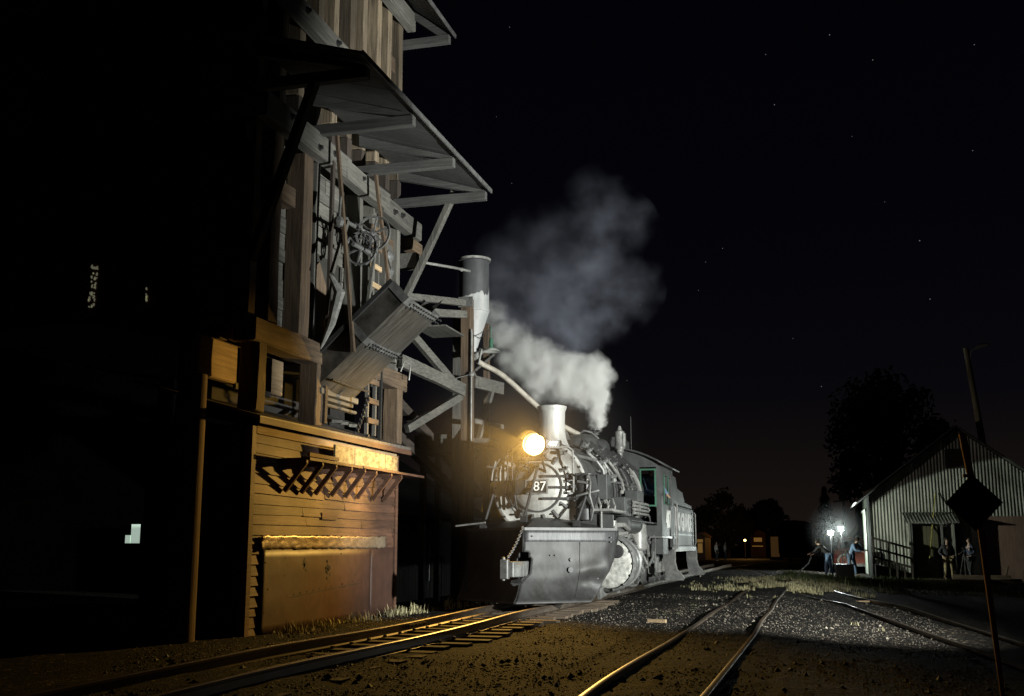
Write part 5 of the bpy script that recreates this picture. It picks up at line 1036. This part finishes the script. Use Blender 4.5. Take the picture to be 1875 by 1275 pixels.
q = MB(); q.tube([(1.60, sy, -.45), (1.51, sy, 1.2), (1.405, sy, 2.13)], [.022, .032, .036], 12); q.build('sign_post', m_post, dsn, smooth=True)
q2.build('sign_panel', M('sign_back', (.02, .02, .02), rough=.7), dsn, bevel=.003)
q = MB(); q.box(1.38, 1.48, sy - .04, sy, 1.70, 1.73); q.build('sign_clamp', dark, dsn)
up_ = thing('utility_pole', (1.4, 66, -.55), 'slim utility pole with a crossarm behind the work lights', 'utility pole')
q = MB(); q.tube([(1.45, 66, -.6), (1.45, 66, 4.4)], [.1, .08], 10); q.build('pole', wb['z'], up_, smooth=True)
q = MB(); q.beam((.9, 65.9, 3.45), (1.5, 65.9, 3.5), .08, .08); q.box(1.25, 1.65, 65.7, 65.88, 3.5, 4.1); q.build('crossarm', wd['x'], up_)

# ------------------------------------------------------------------ work lights, truck, digger behind the track
def work_light(x, y, z, label, aim):
    t = thing('work_light', (x, y, gz(x, y)), label, 'work light', 'work lights on stands')
    q = MB(); q.cyl((x, y, gz(x, y)), (x, y, z - .1), .02, n=6)
    for k in range(3): a = 2 * PI * k / 3; q.beam((x, y, gz(x, y) + .6), (x + .4 * math.cos(a), y + .4 * math.sin(a), gz(x, y)), .02, .02)
    q.build('stand', dark, t)
    q = MB(); q.box(x - .13, x + .13, y - .02, y + .12, z - .11, z + .11); h_ = q.build('lamp_housing', dark, t, bevel=.01)
    q = MB(); q.box(x - .115, x + .115, y - .035, y - .022, z - .095, z + .095); q.build('lamp_lens', EM('lit_work_lamp', (.92, 1, .96), 70), h_)
    d = bpy.data.lights.new('work_lamp', 'POINT'); d.energy = 650; d.color = (.9, 1, .95); d.shadow_soft_size = .06
    o = bpy.data.objects.new('work_lamp', d); COL.objects.link(o); o.location = (x, y - .15, z); o.rotation_euler = (V(aim) - V((x, y - .1, z))).to_track_quat('-Z', 'Y').to_euler()
work_light(1.07, 57, 1.8, 'right and higher of two dazzling white work lights beside the warehouse', (0, 40, -.5))
work_light(.58, 58.5, 1.62, 'left and lower of two dazzling white work lights beside the boxcar', (2, 45, -.5))
pk = thing('pickup_truck', (1.55, 62, -.55), 'old red pickup truck with a pale spare wheel parked behind the work lights', 'truck')
redp = M('faded_red_car_paint', (.42, .12, .08), (.32, .09, .06), rough=.35, bump=0)
gl = M('dark_glass', (.03, .04, .04), rough=.08, bump=0)
q = MB(); q.prism([(.75, 61, -.1), (2.55, 61, -.1), (2.6, 61, .35), (2.55, 61, .75), (.72, 61, .75), (.68, 61, .3)], (0, 4.4, 0)); bo_ = q.build('body', redp, pk, bevel=.06)
q = MB(); q.prism([(.85, 62.0, .75), (2.45, 62.0, .75), (2.25, 62.1, 1.38), (1.05, 62.1, 1.38)], (0, 1.7, 0)); cb = q.build('cabin', redp, pk, bevel=.06)
q = MB(); q.prism([(1.05, 61.96, .85), (2.25, 61.96, .85), (2.12, 62.03, 1.26), (1.18, 62.03, 1.26)], (0, .02, 0)); q.build('rear_window', gl, cb)
for (x, y) in ((.82, 61.6), (2.45, 61.6), (.82, 64.4), (2.45, 64.4)):
    q = MB(); q.lathe([(.0, -.1), (.2, -.1), (.34, -.1), (.36, 0), (.34, .1), (0, .1)], (x, y, -.2), (1, 0, 0), 22); wl_ = q.build('wheel', dark, pk, smooth=True)
q = MB(); q.lathe([(.36, 0), (.38, -.06), (.34, -.1), (.30, -.1), (.28, -.04), (.36, 0)], (1.25, 60.85, .18), (0, 1, 0), 26); q.build('spare_tyre', whitepaint, pk, smooth=True)
q = MB(); q.lathe([(.28, -.04), (.1, -.08), (0, -.08)], (1.25, 60.85, .18), (0, 1, 0), 20); q.build('spare_hub', redp, pk, smooth=True)
for x in (.8, 2.45): q = MB(); q.box(x - .07, x + .07, 60.95, 60.99, .35, .5); q.build('tail_lamp', M('red_lens', (.4, .02, .02), rough=.2, bump=0), pk)
q = MB(); q.box(.75, 2.5, 60.86, 60.94, -.1, .05); q.build('bumper', pale, pk)
dg_ = thing('yellow_crane_truck', (.6, 68, -.55), 'yellow crane truck lit up behind the red pickup', 'crane truck')
yel = M('machine_yellow', (.6, .42, .06), rough=.45, bump=0)
q = MB(); q.box(-.1, .85, 67, 71, .1, .6); q.build('chassis', dark, dg_)
q = MB(); q.prism([(.25, 67.5, .6), (.85, 67.5, .6), (.8, 67.5, 1.7), (.3, 67.5, 1.7)], (0, 1.6, 0)); cb = q.build('cab', yel, dg_, bevel=.05); q = MB(); q.box(.35, .75, 67.46, 67.49, 1.05, 1.55); q.build('window', gl, cb)
q = MB(); q.beam((.2, 68, 1.3), (-.1, 67.6, .4), .16, .2); q.build('outrigger', yel, dg_); q = MB(); q.beam((1.2, 69.5, .6), (2.3, 69.2, 2.1), .2, .22); q.beam((2.3, 69.2, 2.1), (2.9, 69, 1.5), .16, .16); q.build('boom', yel, dg_)
for x in (-.05, .8):
    for y in (67.5, 70): q = MB(); q.lathe([(0, -.1), (.45, -.1), (.48, 0), (.45, .1), (0, .1)], (x, y, -.08), (1, 0, 0), 20); q.build('wheel', dark, dg_, smooth=True)
for (x, y, h_, l_) in ((-.25, 66, 1.9, 'pale marker post nearest the boxcar'), (.2, 66.5, 1.6, 'pale marker post nearest the yellow crane truck')):
    q = MB(); q.cyl((x, y, -.5), (x, y, h_), .05, n=8); q.beam((x, y, h_), (x + .16, y - .1, h_ + .05), .06, .06); tag(q.build('marker_post', pale, loc=(x, y, -.5)), l_, 'post', 'marker posts by the boxcar')
cr = MB(); cr.box(.62, 1.35, 48.4, 49.0, gz(1, 48.7) - .05, gz(1, 48.7) + .55); cr.box(.58, 1.39, 48.36, 49.04, gz(1, 48.7) + .55, gz(1, 48.7) + .6)
tag(cr.build('equipment_case', dark, loc=(1, 48.7, gz(1, 48.7)), bevel=.02), 'black equipment case on the grass between the two stooping people', 'case')
# boxcar
bc = thing('boxcar', (-1.74, 89, -.45), 'black boxcar seen end on, silhouetted between the far street and work lights', 'boxcar')
q = MB(); z0, z1 = .35, 2.55
for i in range(13): x = -2.95 + i * .187; q.box(x, x + .18, 85.5, 85.56, z0, z1)
carm = M('black_car_boards', (.012, .011, .01), rough=.9, spec=.1); q.build('end_wall', carm, bc)
q = MB(); q.box(-2.95, -.52, 85.57, 95, z0, z1 - .02); q.build('car_body', carm, bc)
q = MB(); q.prism([(-3.1, 85.35, z1), (-.37, 85.35, z1), (-.9, 85.35, z1 + .17), (-1.74, 85.35, z1 + .26), (-2.6, 85.35, z1 + .17)], (0, 9.9, 0)); q.build('car_roof', carm, bc)
q = MB()
for i in range(6): q.beam((-.85, 85.4, .55 + i * .33), (-.55, 85.4, .55 + i * .33), .03, .03)
q.beam((-.5, 85.4, .3), (-.5, 85.4, 2.6), .05, .05); q.tube([(-.42, 85.4, 2.5), (-.46, 85.4, 2.75), (-.6, 85.4, 2.8)], .03, 6); q.build('ladder', pale, bc)
q = MB(); q.box(-2.8, -.65, 85.4, 95, .2, .34); q.box(-2.2, -1.3, 85.2, 85.5, .1, .34); q.build('underframe', dark, bc)
for y in (87, 93):
    for s in (-.5, .5): q = MB(); q.lathe([(0, -.05), (.34, -.05), (.36, .04), (0, .05)], (-1.74 + s, y, -.08), (1, 0, 0), 20); q.build('wheel', dark, bc, smooth=True)

# ------------------------------------------------------------------ far street, lit fronts, trees
q = MB(); q.grid([[(-40, 108, -.485), (40, 108, -.485)], [(-40, 124, -.485), (40, 124, -.485)]]); tag(q.build('road', M('street_asphalt', (.09, .08, .07), rough=.8)), kind='structure')
sl_ = thing('street_lamp', (-7.58, 120, -.5), 'small distant street lamp glowing amber over the far street', 'street lamp')
q = MB(); q.cyl((-7.58, 120, -.5), (-7.58, 120, 1.35), .06, n=8); q.build('pole', dark, sl_)
q = MB(); q.ball((-7.58, 120, 1.42), .11, 10); q.build('lamp_globe', EM('lit_amber_globe', (1, .62, .12), 25), sl_)
d = bpy.data.lights.new('street_lamp_light', 'POINT'); d.energy = 170; d.color = (1, .5, .12); d.shadow_soft_size = .2
o = bpy.data.objects.new('street_lamp_light', d); COL.objects.link(o); o.location = (-7.4, 117.5, 2.2)
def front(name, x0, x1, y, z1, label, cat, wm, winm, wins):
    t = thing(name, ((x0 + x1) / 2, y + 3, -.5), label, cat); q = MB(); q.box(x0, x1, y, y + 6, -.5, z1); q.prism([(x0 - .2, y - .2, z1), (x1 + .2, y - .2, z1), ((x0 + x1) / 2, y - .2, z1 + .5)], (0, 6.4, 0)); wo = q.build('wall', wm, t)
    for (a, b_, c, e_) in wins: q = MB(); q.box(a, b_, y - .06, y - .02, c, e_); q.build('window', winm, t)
brick = M('brick_front', (.16, .08, .045), scale=(4, 4, 16)); warm = EM('lit_shop_window', (1, .55, .14), .10); warm2 = EM('lit_porch', (1, .5, .16), .03); cool = EM('lit_cool_window', (.7, 1, .8), .16)
front('distant_hut', -11.7, -10.8, 110, 1.7, 'small amber lit hut front just right of the tender', 'hut', brick, warm, [(-11.55, -11.0, 1.2, 1.5), (-11.5, -11.05, .2, 1.1)])
front('distant_shop', -7.6, -5.9, 130, 2.2, 'distant shop front with a glowing yellow sign band left of the boxcar', 'shop', brick, warm, [(-7.2, -6.3, 1.3, 1.75), (-7.4, -6.2, .75, .85)])
front('distant_shed', -4.75, -3.7, 112, 1.9, 'narrow brown lit shed front beside the boxcar', 'shed', brick, warm2, [(-4.6, -3.8, -.2, 1.75)])
front('backdrop_house', -46, -14.5, 27, 9.5, 'black building added to darken the view under the coaling tower, one small bright window', 'building', M('backdrop_black', (.003, .0028, .0025), rough=1, bump=0, spec=0), EM('lit_pale_window', (.75, .95, .8), .45), [(-18.66, -18.50, 1.08, 1.30), (-18.48, -18.22, 1.08, 1.60)])  # backdrop enlarged and blackened to hide the sky and stay unlit
front('yellow_hut', -14.1, -13.0, 46, 3.2, 'small yellow hut glowing left of the smokebox', 'hut', M('yellow_hut_paint', (.5, .34, .08)), EM('lit_bulb', (1, .8, .3), 8), [(-14.02, -13.92, 2.45, 2.55), (-13.2, -13.12, 2.4, 2.5)])
bark = M('bark', (.10, .075, .05), scale=(10, 10, 2))
def leafm(n_, c): m = M(n_, c, tuple(x * .55 for x in c), rough=.8, scale=(2, 2, 2), bump=0, island=.45); return m
def tree(name, loc, h, r, trunk_h, nleaf, lsize, lm, label, squash=1.0, cl=26, seed=1):
    rnd = random.Random(seed); t = thing(name, loc, label, 'tree', None); b = V(loc)
    q = MB(); q.tube([b, b + V((.05, 0, trunk_h * .6)), b + V((.0, .1, trunk_h)), b + V((.1, .1, h * .75))], [r * .09, r * .07, r * .055, .03], 10)
    cs = []
    for k in range(cl):
        a = rnd.uniform(0, 6.28); u = rnd.random() ** .5; zz = rnd.uniform(-1, 1); rad = math.sqrt(max(0, 1 - zz * zz)) * u
        c = b + V((r * rad * math.cos(a), r * rad * math.sin(a), trunk_h + (h - trunk_h) * (.5 + .46 * zz * squash))); cs.append((c, r * rnd.uniform(.22, .42)))
        if k < 12: s0 = b + V((0, 0, trunk_h * rnd.uniform(.7, 1.3))); q.tube([s0, s0.lerp(c, .5) + V((0, 0, .2)), c], [r * .03, r * .02, .02], 6)
    q.build('trunk', bark, t, smooth=True)
    q = MB()
    for i in range(nleaf):
        c, cr_ = rnd.choice(cs); d = V((rnd.gauss(0, 1), rnd.gauss(0, 1), rnd.gauss(0, 1))); d.normalize(); p = c + d * cr_ * rnd.random() ** .4
        a = V((rnd.gauss(0, 1), rnd.gauss(0, 1), rnd.gauss(0, 1))).normalized(); bb = a.orthogonal().normalized(); s_ = lsize * rnd.uniform(.5, 1.3)
        q.add([p - a * s_, p + bb * s_ * .5, p + a * s_, p - bb * s_ * .5], [(0, 1, 2, 3)])
    q.build('crown', lm, t); return t
tree('leafy_tree', (4.6, 82, -.6), 13.2, 4.9, 3.0, 9000, .26, leafm('brown_dusk_leaves', (.10, .07, .04)), 'huge dark rounded tree rising behind the warehouse', seed=3, cl=40)
lv = leafm('dark_leaves', (.04, .04, .025))
for (x, y, h, r, s_, l_, nm) in ((-12.6, 128, 5.4, 2.6, 4, 'dark tree silhouette just right of the tender', 'leafy_tree'), (-10.1, 130, 7.6, 2.8, 5, 'tallest of the dark tree silhouettes behind the two distant people', 'leafy_tree'), (-7.2, 136, 5.2, 2.6, 6, 'low dark tree silhouette above the glowing shop', 'leafy_tree'), (-5.4, 134, 6.6, 2.4, 7, 'dark tree silhouette beside the boxcar on its left', 'leafy_tree'), (-16.5, 130, 5.0, 3, 8, 'dark tree silhouette hidden mostly by the tender', 'leafy_tree')):
    tree(nm, (x, y, -.5), h, r, h * .2, 3500, .26, lv, l_, seed=s_, cl=24)
pn = thing('pine_tree', (.6, 95, -.6), 'pointed dark conifer between the boxcar and the warehouse', 'tree')
q = MB(); q.tube([(.6, 95, -.6), (.6, 95, 5.6)], [.18, .03], 8); q.build('trunk', bark, pn)
q = MB(); rnd = random.Random(9)
for i in range(3500):
    z = rnd.random(); rr = 1.7 * (1 - z) ** .9 * rnd.random() ** .4 * (.8 + .2 * math.sin(z * 40)); a = rnd.uniform(0, 6.28); p = V((.6 + rr * math.cos(a), 95 + rr * math.sin(a), .2 + 5.6 * z)); d = V((math.cos(a), math.sin(a), -.5)) * .22; s_ = V((-math.sin(a), math.cos(a), 0)) * .07; q.add([p - s_, p + d, p + s_], [(0, 1, 2)])
q.build('crown', lv, pn)

# ------------------------------------------------------------------ steam and smoke
def vol(name, blobs, dens, nscale, warp, col, fade, label, soft=1.6, step=.25, lo_=-.1):
    mn = V([min(c[i] - c[3] * 1.25 for c in blobs) for i in range(3)]); mxx = V([max(c[i] + c[3] * 1.25 for c in blobs) for i in range(3)])
    q = MB()
    bm = bmesh.new()
    for (x_, y_, z_, r_, w_) in blobs:
        for i in range(26): zz = 1 - 2 * (i + .5) / 26; aa = i * 2.39996; rr = math.sqrt(1 - zz * zz); bm.verts.new((x_ + r_ * 1.12 * rr * math.cos(aa), y_ + r_ * 1.12 * rr * math.sin(aa), z_ + r_ * 1.12 * zz))
    h_ = bmesh.ops.convex_hull(bm, input=bm.verts); bmesh.ops.delete(bm, geom=list({*h_['geom_interior'], *h_['geom_unused']}), context='VERTS')
    bm.verts.index_update(); q.add([v.co for v in bm.verts], [tuple(v.index for v in f.verts) for f in bm.faces]); bm.free()
    m = bpy.data.materials.new(name + '_vapour'); m.use_nodes = True; n = m.node_tree.nodes; l = m.node_tree.links; n.remove(n['Principled BSDF'])
    pv = n.new('ShaderNodeVolumePrincipled'); pv.inputs['Color'].default_value = (*col, 1); pv.inputs['Anisotropy'].default_value = 0; l.new(pv.outputs[0], n['Material Output'].inputs['Volume'])
    t = n.new('ShaderNodeTexCoord'); a = n.new('ShaderNodeTexNoise'); a.inputs['Scale'].default_value = nscale; a.inputs['Detail'].default_value = 5; a.inputs['Roughness'].default_value = .6; l.new(t.outputs['Object'], a.inputs[0])
    s1 = n.new('ShaderNodeVectorMath'); s1.operation = 'SUBTRACT'; l.new(a.outputs['Color'], s1.inputs[0]); s1.inputs[1].default_value = (.5, .5, .5)
    s2 = n.new('ShaderNodeVectorMath'); s2.operation = 'SCALE'; s2.inputs['Scale'].default_value = warp; l.new(s1.outputs[0], s2.inputs[0])
    s3 = n.new('ShaderNodeVectorMath'); s3.operation = 'ADD'; l.new(t.outputs['Object'], s3.inputs[0]); l.new(s2.outputs[0], s3.inputs[1])
    ctr = (mn + mxx) / 2; cur = None
    for (x, y, z, r, wgt) in blobs:
        d = n.new('ShaderNodeVectorMath'); d.operation = 'DISTANCE'; l.new(s3.outputs[0], d.inputs[0]); d.inputs[1].default_value = V((x, y, z)) - ctr
        k = n.new('ShaderNodeMapRange'); k.inputs[1].default_value = r * 1.0; k.inputs[2].default_value = r * .25; k.inputs[3].default_value = 0; k.inputs[4].default_value = wgt; l.new(d.outputs['Value'], k.inputs[0])
        if cur is None: cur = k.outputs[0]
        else: mxn = n.new('ShaderNodeMath'); mxn.operation = 'MAXIMUM'; l.new(cur, mxn.inputs[0]); l.new(k.outputs[0], mxn.inputs[1]); cur = mxn.outputs[0]
    b2 = n.new('ShaderNodeTexNoise'); b2.inputs['Scale'].default_value = nscale * 1.7; b2.inputs['Detail'].default_value = 5; l.new(t.outputs['Object'], b2.inputs[0])
    mr = n.new('ShaderNodeMapRange'); mr.inputs[1].default_value = .32; mr.inputs[2].default_value = .62; mr.inputs[3].default_value = fade; mr.inputs[4].default_value = 1.0; l.new(b2.outputs[0], mr.inputs[0])
    p1 = n.new('ShaderNodeMath'); p1.operation = 'POWER'; l.new(cur, p1.inputs[0]); p1.inputs[1].default_value = soft
    p2 = n.new('ShaderNodeMath'); p2.operation = 'MULTIPLY'; l.new(p1.outputs[0], p2.inputs[0]); l.new(mr.outputs[0], p2.inputs[1])
    p3 = n.new('ShaderNodeMath'); p3.operation = 'MULTIPLY'; l.new(p2.outputs[0], p3.inputs[0]); p3.inputs[1].default_value = dens; l.new(p3.outputs[0], pv.inputs['Density'])
    try: m.cycles.volume_step_rate = step
    except Exception: pass
    o = q.build(name, m, loc=ctr); tag(o, label, 'steam' if 'steam' in name else 'smoke', kind='stuff'); return o
vol('steam_plume', [(-4.9, 25.4, 3.70, .12, 1), (-4.92, 25.4, 3.9, .2, 1), (-4.94, 25.4, 4.15, .32, 1), (-4.97, 25.4, 4.5, .5, 1), (-5.15, 25.4, 4.95, .72, 1), (-5.6, 25.4, 5.0, .75, .9), (-6.15, 25.4, 5.15, .8, .75), (-6.7, 25.4, 5.55, .75, .55), (-7.2, 25.4, 6.1, .6, .4), (-7.5, 25.4, 6.65, .4, .3)],
    24.0, 2.2, .8, (.99, .99, .97), .06, 'bright white steam plume blowing left from the safety valves over the locomotive')
vol('smoke_cloud', [(-5.10, 23.6, 5.3, .4, .8), (-5.17, 23.6, 5.8, .95, 1), (-4.40, 23.6, 6.1, .75, 1), (-5.35, 23.6, 6.6, 1.3, .8), (-4.60, 23.6, 7.2, 1.1, .8), (-4.40, 23.6, 8.1, 1.0, .6), (-4.55, 23.6, 8.9, .8, .4), (-6.60, 23.6, 7.0, 1.3, .5), (-6.40, 23.6, 6.2, 1.2, .6), (-5.70, 23.6, 7.6, 1.3, .4), (-4.00, 23.6, 8.1, .9, .5), (-3.90, 23.6, 6.6, .9, .6), (-5.20, 23.4, 4.6, .35, .5)],
    .36, 1.0, 1.7, (.72, .76, .92), .0, 'faint blue grey smoke cloud drifting high above the smokestack', soft=1.3, step=.4)

def halo(name, c, r, dens, col, label):  # vapour balls added round lamps to imitate lens glare
    q = MB(); q.ball(c, r, 20); m = bpy.data.materials.new(name + '_vapour'); m.use_nodes = True; n = m.node_tree.nodes; l = m.node_tree.links; n.remove(n['Principled BSDF'])
    pv = n.new('ShaderNodeVolumePrincipled'); pv.inputs['Color'].default_value = (*col, 1); pv.inputs['Anisotropy'].default_value = 0
    t = n.new('ShaderNodeTexCoord'); d = n.new('ShaderNodeVectorMath'); d.operation = 'LENGTH'; l.new(t.outputs['Object'], d.inputs[0])
    k = n.new('ShaderNodeMapRange'); k.interpolation_type = 'SMOOTHSTEP'; k.inputs[1].default_value = r * .97; k.inputs[2].default_value = 0; k.inputs[3].default_value = 0; k.inputs[4].default_value = dens; l.new(d.outputs['Value'], k.inputs[0]); l.new(k.outputs[0], pv.inputs['Density'])
    l.new(pv.outputs[0], n['Material Output'].inputs['Volume'])
    o = q.build(name, m, loc=c); tag(o, label, 'halo', kind='stuff')
halo('headlight_halo', (-5.11, 19.35, 3.0), 2.4, .022, (1, .95, .9), 'vapour ball added to imitate glare round the lit headlight')
halo('work_light_halo', (.85, 57.3, 1.72), 1.7, .014, (.95, 1, 1), 'thin night mist added to imitate glare round the two work lights')
